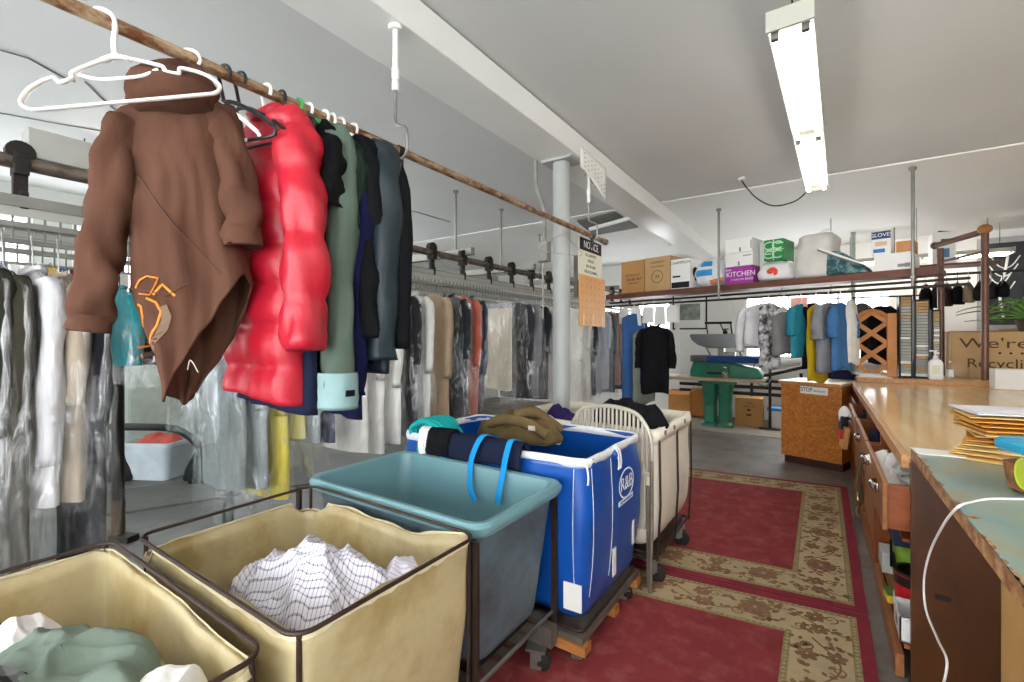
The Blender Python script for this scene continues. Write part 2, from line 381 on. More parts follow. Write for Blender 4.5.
# dark ceiling opening beyond the beam
g = [on_z(x, y, HC-.02) for x, y in ((577, 221), (615, 212), (638, 227), (594, 235))]
b = MB(); b.add([(p[0], p[1], HC-.03) for p in g]+[(p[0], p[1], HC-.001) for p in g], [(0, 1, 2, 3), (4, 5, 6, 7), (0, 1, 5, 4), (1, 2, 6, 5), (2, 3, 7, 6), (3, 0, 4, 7)])
v = tag(b.build('ceiling_vent', mat('vent grey', '#62635f', .7)), 'dark grey vent panel set in the white ceiling left of the beam', 'vent')
a0 = on_z(590, 229, HC-.05); a1 = on_z(633, 217, HC-.05)
MB().tube([(a0[0], a0[1], HC-.05), (a1[0], a1[1], HC-.05)], .03, 10).build('crossbar', m_white, v, True)
# round column under the beam
cx, cy = -1.727, 3.27
c = struct(MB().tube([(cx, cy, 0), (cx, cy, 2.9)], .068, 28).build('column', m_colp, smooth=True))
MB().bx(cx-.13, cx+.13, cy-.1, cy+.1, 2.893, 2.915).cyl((cx, cy, .012), .11, .024, 24).build('column_plate', m_colp, c)
# ---------------------------------------------------------------- ceiling lights
def fixture(loc, rz, label, drop, tm, L=2.56, chain=True):
    r = thing('fluorescent_light', label, 'ceiling light', loc, rz, 'fluorescent ceiling lights')
    b = MB(); w_ = .085
    b.prism([(-w_, .0), (-.045, .055), (.045, .055), (w_, .0), (w_-.004, -.006), (.035, .006), (-.035, .006), (-w_+.004, -.006)], -L/2, L/2)
    b.bx(-w_, w_, -L/2-.012, -L/2, -.03, .055); b.bx(-w_, w_, L/2, L/2+.012, -.03, .055)
    b.build('housing', m_reflector, r)
    for sy in (-1, 1):
        for sx in (-1, 1):
            y0, y1 = (sy*.03, sy*(L/2-.03))
            t = MB().tube([(sx*.055, y0, -.03), (sx*.055, y1, -.03)], .015, 14).build('tube', tm, r, True)
            MB().bx(sx*.055-.014, sx*.055+.014, y0-.012, y0+.012, -.05, .0).bx(sx*.055-.014, sx*.055+.014, y1-.012, y1+.012, -.05, .0).build_each('lamp_holder', m_steel, r)
    if drop > .08:
        for sy in (-1, 1):
            MB().tube([(0, sy*(L/2-.12), .055), (0, sy*(L/2-.12), drop)], .004, 6).bx(-.02, .02, sy*(L/2-.12)-.015, sy*(L/2-.12)+.015, .05, .075).build('suspension', m_darkmetal, r)
    return r
zf = 2.80
f1 = fixture((-.075, 3.47, zf), math.radians(-1.6), 'twin-tube fluorescent strip light hanging above the red carpet aisle', HC-zf, m_tube)
for (x, y, rz, lab) in ((1.9, .6, 0, 'added twin-tube fill light above the blue-topped work table'), (-4.9, 2.3, 0, 'added twin-tube fill light over the back of the garment conveyor'), (-1.0, -1.6, PI/2, 'added twin-tube fill light near the storefront windows')):  # strip lights added only as fill, no such lamps known here
    fixture((x, y, 2.97), rz, lab, HC-2.97, m_tube_fill)

fixture(((on_y(850, 262, 9.0)[0]+on_y(1000, 250, 9.0)[0])/2, 9.0, 2.68), PI/2, 'fluorescent strip at the far wall behind the shelf boxes', HC-2.68-.012, m_tube2, L=1.9)
# flex cord from ceiling rosette to the strip light
a = on_z(742, 178, HC)
b = MB(); P = [(a[0], a[1], HC-.03)]+[(lerp(a[0], -.07, t), lerp(a[1], 4.72, t), HC-.04-.30*t-.22*math.sin(PI*t)*(1-.35*t)) for t in (.1, .25, .45, .65, .85)]+[(-.06, 4.735, zf+.045)]
cd = tag(b.tube(smooth_path(P), .006, 8).build('light_cord', m_blackmetal, smooth=True), 'black flex cord drooping from ceiling rosette to the hanging strip light', 'cord')
MB().cyl((a[0], a[1], HC-.012), .035, .024).build('ceiling_rosette', m_white, cd, True)
a = on_z(675, 244, HC-.02)
r = tag(MB().lathe((a[0], a[1], HC-.075), [(.05, 0), (.1, .015), (.115, .04), (.12, .062)]).build('smoke_detector', m_white, smooth=True), 'round white detector on the ceiling above the cardboard boxes', 'smoke detector')
# ---------------------------------------------------------------- rugs
def shear(x, y): return (x, y+.12*(x-.2))
m_rugred = mat('worn red carpet', '#8c3a3e', .95, var=.1, scale=5, dirt='#9a524e', dscale=9, damt=.40, bump=.3, bscale=180, spec=.1)
m_rugedge = mat('dark red carpet edge', '#8a3540', .95, var=.1, scale=8, bump=.3, bscale=180, spec=.1)
m_rugbeige = mat('beige carpet border', '#b9a582', .95, var=.08, scale=10, bump=.3, bscale=180, spec=.1)
m_rugolive = mat('olive guard stripe', '#94865f', .95, var=.25, scale=60, spec=.1)
m_rugrust = mat('rust motif', '#98705a', .95, var=.15, scale=30, spec=.1)
m_rugbrown = mat('brown motif', '#8a6e50', .95, var=.15, scale=30, spec=.1)
def rug(y0, y1, label, seed):
    R = random.Random(seed); x0, x1 = -1.65, .205
    b = MB()
    def quad(a, c, e, f, z, m):
        b.cur = m; b.add([(*shear(a, e), z), (*shear(c, e), z), (*shear(c, f), z), (*shear(a, f), z)], [(0, 1, 2, 3)])
    o = 0
    b.cur = 0
    b.add([(*shear(x, y), z) for z in (.001, .009) for x, y in ((x0, y0), (x1, y0), (x1, y1), (x0, y1))], [(0, 1, 5, 4), (1, 2, 6, 5), (2, 3, 7, 6), (3, 0, 4, 7)])
    ins = [0, .055, .085, .335, .365, 9]; ms = [0, 1, 2, 1, 3]; z = .009
    for i in range(4):
        p, q = ins[i], ins[i+1]
        for (a, c, e, f) in ((x0+p, x1-p, y0+p, y0+q), (x0+p, x1-p, y1-q, y1-p), (x0+p, x0+q, y0+q, y1-q), (x1-q, x1-p, y0+q, y1-q)): quad(a, c, e, f, z, ms[i])
    p = .365; quad(x0+p, x1-p, y0+p, y1-p, z, 3)
    # flower, leaf and vine motifs woven into the border
    def poly(pts, m, dz): b.cur = m; b.add([(*shear(x, y), z+dz*2.2) for x, y in pts], [tuple(range(len(pts)))])
    def ring(pts, w, m, dz):
        b.cur = m; n = len(pts)
        for i in range(n-1):
            (xa, ya), (xb, yb) = pts[i], pts[i+1]; L = math.hypot(xb-xa, yb-ya) or 1; nx, ny = -(yb-ya)/L*w/2, (xb-xa)/L*w/2
            b.add([(*shear(px, py), z+dz*2.2) for px, py in ((xa+nx, ya+ny), (xb+nx, yb+ny), (xb-nx, yb-ny), (xa-nx, ya-ny))], [(0, 1, 2, 3)])
    def rosette(cx_, cy_, r, np_):
        for i in range(np_):
            a = 2*PI*i/np_+.3
            pts = [(cx_+math.cos(a)*r*.62+math.cos(a)*r*.36*math.cos(t)-math.sin(a)*r*.27*math.sin(t), cy_+math.sin(a)*r*.62+math.sin(a)*r*.36*math.cos(t)+math.cos(a)*r*.27*math.sin(t)) for t in [2*PI*j/10 for j in range(10)]]
            poly(pts, 4, .0012); ring(pts+[pts[0]], .006, 5, .0018)
        poly([(cx_+r*.25*math.cos(t), cy_+r*.25*math.sin(t)) for t in [2*PI*j/12 for j in range(12)]], 5, .002)
        poly([(cx_+r*.13*math.cos(t), cy_+r*.13*math.sin(t)) for t in [2*PI*j/12 for j in range(12)]], 2, .0024)
    def leaf(cx_, cy_, a, L, m=4):
        pts = [(cx_+math.cos(a)*L*t-math.sin(a)*s*L*.28*math.sin(PI*t), cy_+math.sin(a)*L*t+math.cos(a)*s*L*.28*math.sin(PI*t)) for s, ts in ((1, [j/7 for j in range(8)]), (-1, [1-j/7 for j in range(1, 7)])) for t in ts]
        poly(pts, m, .0009)
    mid = .21
    def strip(P0, P1):
        L = math.hypot(P1[0]-P0[0], P1[1]-P0[1]); ux, uy = (P1[0]-P0[0])/L, (P1[1]-P0[1])/L; nx, ny = -uy, ux
        at = lambda s, t: (P0[0]+ux*s+nx*t, P0[1]+uy*s+ny*t)
        n = max(2, round(L/.3)); st = L/n
        for i in range(n):
            s = (i+.5)*st
            if i % 2 == 0: rosette(*at(s, R.uniform(-.02, .02)), .085, 8)
            else:
                rosette(*at(s, .055), .05, 6); rosette(*at(s+.02, -.06), .045, 6)
            for q in range(24):
                aa = R.uniform(0, 6.28); leaf(*at(s+R.uniform(-.5, .5)*st, R.choice((-1, 1))*R.uniform(.02, .115)), aa, R.uniform(.03, .06), R.choice((4, 5)))
        vine = [at(j*L/60, .075*math.sin(j*L/60*2*PI/.6)) for j in range(61)]; ring(vine, .009, 5, .0008)
        for i in range(n*2):      # scrolls
            s = (i+.5)*st/2; sg = 1 if i % 2 else -1; c0 = at(s, sg*.065)
            ring([(c0[0]+.04*(1-j/16)*math.cos(j*.55+i), c0[1]+.04*(1-j/16)*math.sin(j*.55+i)) for j in range(14)], .008, 5, .001)
    strip((x0+.1, y0+mid), (x1-.1, y0+mid)); strip((x0+.1, y1-mid), (x1-.1, y1-mid))
    strip((x0+mid, y0+.36), (x0+mid, y1-.36)); strip((x1-mid, y0+.36), (x1-mid, y1-.36))
    for p in (.07, .35):            # stripe dashes
        for (A, B) in (((x0+p, y0+p), (x1-p, y0+p)), ((x0+p, y1-p), (x1-p, y1-p)), ((x0+p, y0+p), (x0+p, y1-p)), ((x1-p, y0+p), (x1-p, y1-p))):
            L = math.hypot(B[0]-A[0], B[1]-A[1]); n = int(L/.03)
            for i in range(n):
                t = (i+.5)/n; x, y = lerp(A[0], B[0], t), lerp(A[1], B[1], t)
                poly([(x-.009, y), (x, y-.006), (x+.009, y), (x, y+.006)], 2, .001)
    o = b.build('floor_rug', [m_rugedge, m_rugolive, m_rugbeige, m_rugred, m_rugrust, m_rugbrown])
    return tag(o, label, 'rug', 'red bordered rugs end to end')
rug(.55, 3.12, 'red rug with beige floral border nearest the camera, beside the hampers', 3)
rug(3.14, 5.69, 'red rug with beige floral border farther down the aisle', 5)
t = MB().bx(-2.2, .1, 7.9, 8.95, .001, .012)
tag(t.build('floor_mat', mat('pale rubber mat', '#a09688', .8, var=.08)), 'pale worn mat under the green pressing machine', 'mat')
r = thing('ceiling_wire', 'thin wires stapled across the ceiling at the upper left', 'wire', (-2.6, 1.2, HC-.004))
for pts in (((0, 50), (28, 58), (60, 76), (75, 82)), ((85, 82), (100, 97), (124, 118)), ((0, 113), (60, 124), (120, 134)), ((388, 205), (420, 213), (450, 222))):
    MB().tube([(p[0]+2.6, p[1]-1.2, 0) for p in [on_z(x, y, HC-.004) for x, y in pts]], .005, 6).build('wire', m_greymetal, r, True)
# ---------------------------------------------------------------- laundry trucks and hampers
def rrect(x0, x1, y0, y1, r, n=6, m=8):
    P = []
    for cx_, cy_, a0 in ((x1-r, y0+r, -PI/2), (x1-r, y1-r, 0), (x0+r, y1-r, PI/2), (x0+r, y0+r, PI)):
        P += [(cx_+r*math.cos(a0+PI/2*i/n), cy_+r*math.sin(a0+PI/2*i/n)) for i in range(n+1)]
    out = []
    for i, p in enumerate(P):
        q = P[(i+1) % len(P)]; out.append(p)
        if math.hypot(q[0]-p[0], q[1]-p[1]) > .12:
            out += [(lerp(p[0], q[0], j/m), lerp(p[1], q[1], j/m)) for j in range(1, m)]
    return out
def shell(x0, x1, y0, y1, z0, z1, r=.06, taper=.0, bulge=.0, wr=.006, th=.012, topz=None, seed=0, nl=12, rb=None, torn=0, fill=None):
    """an open bag: outer wall, rim, inner wall, closed bottom"""
    b = MB(); loops = []
    cxm, cym = (x0+x1)/2, (y0+y1)/2
    def loop(t, ins):
        T = taper*(1-t); rr = r
        bl = bulge*math.sin(PI*t)
        if rb and t < rb: T += .10*(1-math.sqrt(max(0, 1-(1-t/rb)**2)))
        pts = []
        for (px, py) in rrect(x0+T-bl+ins, x1-T+bl-ins, y0+T-bl+ins, y1-T+bl-ins, max(.012, rr-ins*.5)):
            zt = z1 if topz is None else topz(px, py)
            if torn: zt += torn*(nz(px*22+seed, py*22, seed)-.1)+torn*.5*nz(px*70, py*70, seed)
            z = lerp(z0, zt, t)
            d = wr*nz(px*7+seed, py*7, z*5)*min(1, t*5+.1)+wr*.5*nz(px*18, py*18+seed, z*6)
            L = math.hypot(px-cxm, py-cym); px += (px-cxm)/L*d; py += (py-cym)/L*d
            pts.append((px, py, z))
        return pts
    for i in range(nl+1): loops.append(loop(i/nl, 0))
    for i in range(nl, -1, -1): loops.append([(x, y, z+(.0 if i else .012)) for x, y, z in loop(i/nl, th)])
    b.loft(loops, True, True, True)
    return b
def caster(parent, x, y, zt, r=.055, a=.3):
    fh = min(.09, zt-.012)
    c = MB().box((x, y, zt-.006), (.09, .08, .012), a)
    for s in (-1, 1): c.box((x+s*.024*math.sin(a), y-s*.024*math.cos(a), zt-fh/2-.004), (.05, .006, fh), a)
    o = c.build('caster_fork', m_steel, parent)
    d = Vector((math.sin(a), -math.cos(a), 0)); p = Vector((x+.02*math.cos(a), y+.02*math.sin(a), r+.001))
    MB().tube([p-d*.019, p-d*.014, p+d*.014, p+d*.019], [r*.86, r, r, r*.86], 20).tube([p-d*.03, p+d*.03], .012, 8).build('caster_wheel', m_rubber, o, True)
def rim_wire(x0, x1, y0, y1, z, r, m, parent, rad=.006, name='rim_frame', rc=.05):
    MB().tube([(x, y, z) for x, y in rrect(x0, x1, y0, y1, rc)], rad, 8, closed=True).build(name, m, parent, True)
# --- beige vinyl hampers
def hamper(x0, x1, y0, y1, z1, label, topz, seed, legs):
    r = thing('vinyl_hamper', label, 'laundry hamper', ((x0+x1)/2, (y0+y1)/2, 0), 0, 'yellowed vinyl hampers')
    ox, oy = r.location.x, r.location.y
    def L(b):
        b.v = [(x-ox, y-oy, z) for x, y, z in b.v]; return b
    L(shell(x0+.006, x1-.006, y0+.006, y1-.006, .2, z1-.02, .045, .035, .008, .01, .01, topz, seed, 14, .12, .012)).build('bag', m_vinyl, r, 'all')
    # hem turned over along the bag's mouth, torn in places
    b = MB(); P = rrect(x0+.0, x1-.0, y0+.0, y1-.0, .05, 6, 24); n = len(P); strip = []
    R = random.Random(seed)
    lo, hi, sk = [], [], []
    for i, (px, py) in enumerate(P):
        zt = topz(px, py); q = .010+.016*abs(nz(i*.35, seed, 0))
        k = nz(i*.11, seed*3.1, 4.)
        sk.append(k > .28); lo.append((px, py, zt-q)); hi.append((lerp(px, (x0+x1)/2, .012), lerp(py, (y0+y1)/2, .014), zt+.004))
    for i in range(n):
        j = (i+1) % n
        b.add([lo[i], lo[j], hi[j], hi[i]], [(0, 1, 2, 3)])
    L(b).build('hem', m_vinyledge, r, solid=.003)
    b = MB().tube([(x, y, z1) for x, y in rrect(x0-.004, x1+.004, y0-.004, y1+.004, .05)], .006, 8, closed=True)
    L(b).build('rim_frame', m_rackmetal, r, True)
    for (px, py, tx, ty) in ((x0, y0, 1, 1), (x1, y0, -1, 1), (x1, y1, -1, -1), (x0, y1, 1, -1)):
        L(MB().tube([(px+tx*.016, py+ty*.016-.0, z1-.003), (px+tx*.016, py+ty*.016, .17)], .0065, 8)).build('leg', m_rackmetal, r, True)
    L(MB().tube([(x, y, .19) for x, y in rrect(x0+.008, x1-.008, y0+.008, y1-.008, .03)], .007, 8, closed=True)).build('base_frame', m_rackmetal, r, True)
    pl = MB(); 
    for i in range(5): yy = lerp(y0+.07, y1-.07, i/4); pl.bx(x0+.02, x1-.02, yy-.035, yy+.035, .155, .18)
    L(pl).build_each('platform_slat', m_platgrime, r)
    for px in (x0+.1, x1-.1):
        for py in (y0+.09, y1-.09):
            o = MB(); caster(r, px-ox, py-oy, .155)
    return r
H1 = (-1.90, -.965, -.12, .505); H2 = (-1.86, -.945, .565, 1.185)
def tz1(x, y):
    z = .845-.015
    if y > .4: z -= .0+.012*abs(nz(x*9, 0, 2))
    if y > .4 and x > -1.35: z -= .02*math.sin((x+1.35)*6)
    return z
def tz2(x, y):
    z = .835
    z = .846
    if y > 1.1: z -= (.045+.02*nz(x*6, 1, 3))*min(1, max(0, (-1.0-x)*5))
    if x < -1.75: z -= .045
    if y < .65: z -= .006*(1+nz(x*8, 2, 2))
    return z
hamper(*H1, .845, 'yellowed vinyl hamper holding sage and white clothes, nearest the camera', tz1, 2, 0)
hamper(*H2, .85, 'yellowed vinyl hamper holding a checked shirt, beside the teal tub', tz2, 7, 0)
# --- teal tub
TX0, TX1, TY0, TY1 = -1.985, -.952, 1.222, 1.85
r = thing('plastic_tub_cart', 'large teal plastic laundry tub on a slatted base', 'laundry tub', (-1.45, 1.54, 0))
def loc(b, o): b.v = [(x-o.location.x, y-o.location.y, z-o.location.z) for x, y, z in b.v]; return b
def tubloops():
    b = MB(); lp = []
    prof = [(.0, .11), (.03, .095), (.08, .085), (.55, .045), (.93, .012), (.94, .012)]
    z0, z1 = .29, .86
    def lo(ins, z, rad): return [(x, y, z) for x, y in rrect(TX0+ins, TX1-ins, TY0+ins, TY1-ins, rad, 8, 6)]
    b.cur = 1
    lp += [lo(.115, z0, .06), lo(.095, z0+.012, .07), lo(.085, z0+.04, .075), lo(.045, z0+.38, .085), lo(.03, z1-.05, .09)]
    lp += [lo(.03, z1-.05, .06), lo(.008, z1-.05, .07), lo(.0, z1-.035, .07), lo(-.002, z1-.015, .07), lo(.008, z1, .068), lo(.022, z1+.002, .06), lo(.036, z1-.006, .055), lo(.042, z1-.03, .05)]
    n0 = 0
    lp += [lo(.055, z0+.36, .08), lo(.095, z0+.05, .07), lo(.115, z0+.02, .06)]
    n = len(lp[0])
    b.loft(lp, True, True, True)
    b.m = [1]*(n*4)+[0]*(len(b.f)-n*4)
    return b
loc(tubloops(), r).build('tub', [m_tub, m_tubdirty], r, True)
for (px, py) in ((TX1-.005, TY0-.022), (TX1-.075, TY1+.022), (TX0+.0, TY0-.022), (TX0+.02, TY1+.025)):
    loc(MB().box((px, py, .47), (.028, .012, .70)), r).build('upright', m_rackmetal, r)
b = MB()
for i in range(7):
    yy = lerp(TY0+.03, TY1-.03, i/6); b.bx(TX0+.06, TX1-.10, yy-.028, yy+.028, .2, .222)
loc(b, r).build_each('base_slat', m_platgrime, r)
b = MB().bx(TX0+.05, TX1-.05, TY0-.0, TY0+.05, .11, .199).bx(TX0+.05, TX1-.05, TY1-.05, TY1, .11, .199)
loc(b, r).build_each('base_beam', m_platgrime, r)
loc(MB().tube([(TX1-.085, TY0-.03, .235), (TX1-.085, TY1+.035, .235)], .008, 8).tube([(TX1-.085, TY1+.028, .235), (TX1-.09, TY1+.028, .12)], .007, 8), r).build_each('side_rod', m_steel, r, smooth=True)
b = MB().box((-1.45, 1.545, .262), (.72, .4, .055)); loc(b, r).build('tub_cradle', m_blackmetal, r)
for px in (TX0+.15, TX1-.12):
    for py in (TY0+.06, TY1-.06): caster(r, px+1.45, py-1.54, .11, .045)
# --- blue vinyl truck
BX0, BX1, BY0, BY1, BZ = -2.07, -.885, 1.905, 2.655, .94
r = thing('blue_laundry_truck', 'blue vinyl laundry truck with white rim and oval emblem', 'laundry cart', (-1.42, 2.26, 0))
loc(shell(BX0, BX1, BY0, BY1, .15, BZ, .07, .03, .028, .014, .012, None, 4, 18, .12), r).build('bag', [m_bluev], r, 'all')
b = MB(); P = rrect(BX0-.006, BX1+.006, BY0-.006, BY1+.006, .07)
rng = random.Random(3)
prof = [(.002, -.034), (-.002, -.01), (0.002, .006), (.012, .006), (.016, -.034)]
lp = []
for k in prof:
    lp.append([(x, y, BZ+k[1]+.006*nz(x*14, y*14, k[1]*40)) for x, y in rrect(BX0-.004+k[0], BX1+.004-k[0], BY0-.004+k[0], BY1+.004-k[0], .07)])
loc(b.loft(lp, True), r).build('rim_webbing', m_whitetrim, r, 'all', solid=.003)
# blue bumps where the webbing has worn through, cords on corner
b = MB()
for (x, y) in ((BX1-.02, BY0+.012), (BX1+.004, BY0+.33), (BX1+.004, BY0+.36)):
    b.tube(smooth_path([(x, y, BZ+.01), (x+.022, y-.006, BZ-.02), (x+.026, y+.004, BZ-.07), (x+.02, y+.012, BZ-.11)]), .005, 6)
loc(b, r).build_each('lacing', m_whitetrim, r, smooth=True)
b = MB()
for (x, y, s) in ((BX1+.008, BY0+.33, .024), (BX1+.006, BY0+.365, .016)): b.sphere((x, y, BZ-.03), s, 12)
loc(b, r).build_each('corner_knot', m_bluev, r, smooth=True)
# stitched seams
b = MB()
for (x, y) in ((BX1-.055, BY0), (BX1, BY0+.05), (BX1, BY0+.28)):
    P = []
    for i in range(15):
        t = lerp(.2, .95, i/14); o_ = .028*math.sin(PI*t)-.03*(1-t)+.003; P.append((x+(o_ if x > BX1-.02 else 0), y-(o_ if x < BX1-.02 else 0), lerp(.15, BZ, t)))
    b.tube(P, .0016, 5)
loc(b, r).build_each('seam', m_whitetrim, r, smooth=True)
# torn white labels low on the bag
b = MB(); b.box((BX1-.062, BY0-.006, .315), (.09, .004, .125), .04); b.box((BX1+.006, BY0+.33, .36), (.004, .045, .14)); b.box((BX1+.010, BY0+.60, .42), (.004, .03, .13))
loc(b, r).build_each('white_patch', m_paper, r)
# oval emblem with script and two lines of lettering
ex, ey, ez = BX1+.026, BY0+.455, .735
def ring(cx_, cy_, cz_, a, bb, wd, m, nm, par):
    lp = [[(cx_, cy_+(a+o)*math.cos(t), cz_+(bb+o)*math.sin(t)) for t in [2*PI*i/40 for i in range(40)]] for o in (-wd/2, wd/2)]
    return loc(MB().loft(lp, True), par).build(nm, m, par, solid=.001)
m_logo = mat('white print', '#dfe6f0', .6, var=.05)
ring(ex, ey, ez, .105, .075, .009, m_logo, 'emblem', r)
text('emblem_lettering', 'R&B', .10, (ex+.001+1.42, ey-2.26, ez), FACE_PX, m_logo, r)
b = MB().box((ex-.004, ey, .645), (.002, .21, .026)); loc(b, r).build('emblem_band', m_logo, r)
text('lettering', 'R&B WIRE PRODUCTS', .017, (ex-.002+1.42, ey-2.26, .645), FACE_PX, m_bluev, r)
b = MB()
b.bx(BX0+.03, BX1+.01, BY0-.03, BY0+.04, .075, .12).bx(BX0+.03, BX1+.01, BY1-.09, BY1-.02, .075, .12).bx(BX0+.03, BX1+.01, BY0+.33, BY0+.39, .075, .12)
loc(b, r).build_each('platform_beam', m_platform, r)
b = MB().bx(BX0+.02, BX1-.005, BY0-.02, BY1-.01, .12, .15); loc(b, r).build('platform', m_platgrime, r)
b = MB().tube([(x, y, .16) for x, y in rrect(BX0+.03, BX1-.02, BY0+.01, BY1-.02, .03)], .008, 8, closed=True); loc(b, r).build('base_frame', m_rackmetal, r, True)
for px in (BX0+.15, BX1-.07):
    for py in (BY0+.06, BY1-.1): caster(r, px+1.42, py-2.26, .075, .036)
# --- white canvas truck behind
CX0, CX1, CY0, CY1, CZ = -1.9, -.815, 2.735, 3.56, .94
r = thing('canvas_laundry_truck', 'natural canvas laundry truck on a black frame, behind the folded chair', 'laundry cart', (-1.36, 3.13, 0))
loc(shell(CX0, CX1, CY0, CY1, .2, CZ, .05, .015, .012, .01, .012, None, 9, 14, .25), r).build('bag', m_canvas, r, 'all')
lp = [[(x, y, CZ+k[1]+.012*nz(x*9, y*9, k[1]*30)) for x, y in rrect(CX0-.008+k[0], CX1+.008-k[0], CY0-.008+k[0], CY1+.008-k[0], .06)] for k in ((0, -.07), (-.01, -.03), (-.004, .012), (.02, .012), (.03, -.05))]
loc(MB().loft(lp, True), r).build('rim_hem', mat('canvas hem', '#efe7d8', .8, var=.04, bump=.3, bscale=12), r, 'all', solid=.004)
b = MB()
for y in (CY0+.12, CY0+.33, CY0+.6, CY0+.8): b.cyl((CX1+.02, y, CZ-.02), .016, .008, 14, 'X')
b.cyl((CX1-.2, CY1-.03, CZ-.02), .018, .012, 14, 'Y'); loc(b, r).build_each('rivet', m_steel, r, smooth=True)
for y in (CY0+.02, CY0+.42, CY1-.03):
    loc(MB().tube([(CX1+.014, y, CZ-.05), (CX1+.02, y, .5), (CX1-.0, y, .17)], .007, 8), r).build('upright', m_rackmetal, r, True)
loc(MB().tube([(x, y, .18) for x, y in rrect(CX0+.03, CX1-.01, CY0+.02, CY1-.02, .03)], .009, 8, closed=True).bx(CX0+.05, CX1-.04, CY0+.05, CY1-.05, .15, .195), r).build('base_frame', m_rackmetal, r)
for px in (CX0+.15, CX1-.05):
    for py in (CY0+.1, CY1-.12): caster(r, px+1.36, py-3.13, .15)
# --- folded rattan-back chair between the two trucks
r = thing('folding_chair', 'folded metal chair with ribbed fan back standing between blue and canvas trucks', 'folding chair', (-1.095, 2.695, 0))
m_chair = mat('beige chair enamel', '#bdb7a8', .4, .2, var=.06); m_chleg = mat('worn chair leg', '#857c6e', .4, .4, var=.15, scale=20)
def ch(u): return (u, 0.0)
W = .265
arch = [(-W, .78), (-W+.004, .9), (-W+.04, .99), (-W+.11, 1.055), (0, 1.08), (W-.11, 1.055), (W-.04, .99), (W-.004, .9), (W, .78)]
P = smooth_path([(x, 0, z) for x, z in arch], 4)
MB().tube(P, .013, 8).build('back_frame', m_chair, r, True)
b = MB()
for i in range(1, 20):
    x = lerp(-W, W, i/20); zt = curve([(0, 1.08), (.56, 1.055), (.84, .99), (.985, .9), (1, .78)], abs(x)/W)
    b.tube([(x, 0, .70), (x, -.008, (zt+.7)/2), (x, 0, zt)], .0085, 6)
b.box((0, 0, .70), (2*W-.01, .016, .03))
b.build('back_ribs', m_chair, r, True)
for s in (-1, 1):
    MB().tube([(s*W, 0, .80), (s*W, 0, .4), (s*(W-.005), -.01, .004)], .012, 8).build('leg', m_chleg, r, True)
    MB().tube([(s*(W-.03), .03, .62), (s*(W-.03), .03, .3), (s*(W-.03), .035, .004)], .011, 8).build('leg', m_chleg, r, True)
MB().box((0, .018, .56), (2*W-.08, .022, .40)).build('seat', m_chair, r, bevel=.006)
# ---------------------------------------------------------------- clothes
def panels(zt, Lf, Rf, zf, zb, T, nu=16, nv=24, amp=.012, fu=3, seed=0, quilt=None, open_neck=.0, drift=1.5, fine=.3, yoff=None):
    """front and back cloth joined at the sides. zt/zf/zb(u): shoulder line, front hem, back hem; Lf/Rf(z): edges; T: half depth"""
    loops = []
    for iv in range(nv+1):
        v = iv/nv; L = []
        for side in (0, 1):
            rng_ = range(nu) if side == 0 else range(nu, 0, -1)
            for iu in rng_:
                u = iu/nu; zh = (zf if side == 0 else zb)(u)
                if iu in (0, nu): zh = .5*(zf(u)+zb(u))
                z = lerp(zt(u), zh, v)
                x = lerp(Lf(z), Rf(z), u)
                th = T*(4*u*(1-u))**.45*(.25+.75*min(1, v*3.2)); th += open_neck*math.exp(-((u-.5)/.16)**2)*math.exp(-v*7)
                if quilt: th += quilt[1]*abs(math.sin(PI*(z*quilt[0])))**.6*(4*u*(1-u))**.3*min(1, v*5)
                g = min(1, .15+v*1.5)
                w_ = amp*g*(nz(u*fu+seed*7.3, z*drift+seed, side*2.)*1.6+fine*nz(u*fu*3.1, z*5+seed, seed+side*3))
                y = (-th if side == 0 else th)+w_*(4*u*(1-u))**.25
                if yoff: y += yoff(u, v)
                x += amp*.5*g*nz(z*4+seed, u*2, 5.5)
                L.append((x, y, z))
        loops.append(L)
    return MB().loft(loops, True)
def sleeve(pts, rad, seed=0, amp=.012, seg=14, n=6, quilt=None, cap=False):
    P = smooth_path(pts, n); m = len(P); loops = []
    for i, p in enumerate(P):
        t = i/(m-1); k = t*(len(rad)-1); a = int(min(k, len(rad)-2)); f = k-a
        ra = lerp(rad[a][0], rad[a+1][0], f); rb = lerp(rad[a][1], rad[a+1][1], f)
        T = (P[min(i+1, m-1)]-P[max(i-1, 0)]).normalized(); ax = Vector((1, 0, 0)); ax = (ax-T*ax.dot(T)); ax.normalize(); ay = T.cross(ax)
        q_ = 1
        if quilt: q_ = 1+quilt[1]*(abs(math.sin(PI*t*quilt[0]))**.55-.5)
        L = []
        for j in range(seg):
            g = 2*PI*j/seg; d = 1+amp/max(ra, .02)*1.3*nz(math.cos(g)*1.2+seed*3.7, math.sin(g)*1.2+t*5*(1+.4*math.sin(seed)), t*6+seed)
            L.append(p+ax*ra*q_*d*math.cos(g)+ay*rb*q_*d*math.sin(g))
        loops.append(L)
    # turned-in cuff so the sleeve end shows a dark opening
    T = (P[-1]-P[-2]).normalized(); c = P[-1]
    loops.append([c+(q-c)*.86-T*.015 for q in loops[-1]])
    return MB().loft(loops, True, False, True)
def simple(w, top, drop=.07, neck=.25):
    def zt(u):
        s = abs(2*u-1); return top-drop*max(0, (s-neck)/(1-neck))**1.15
    return zt
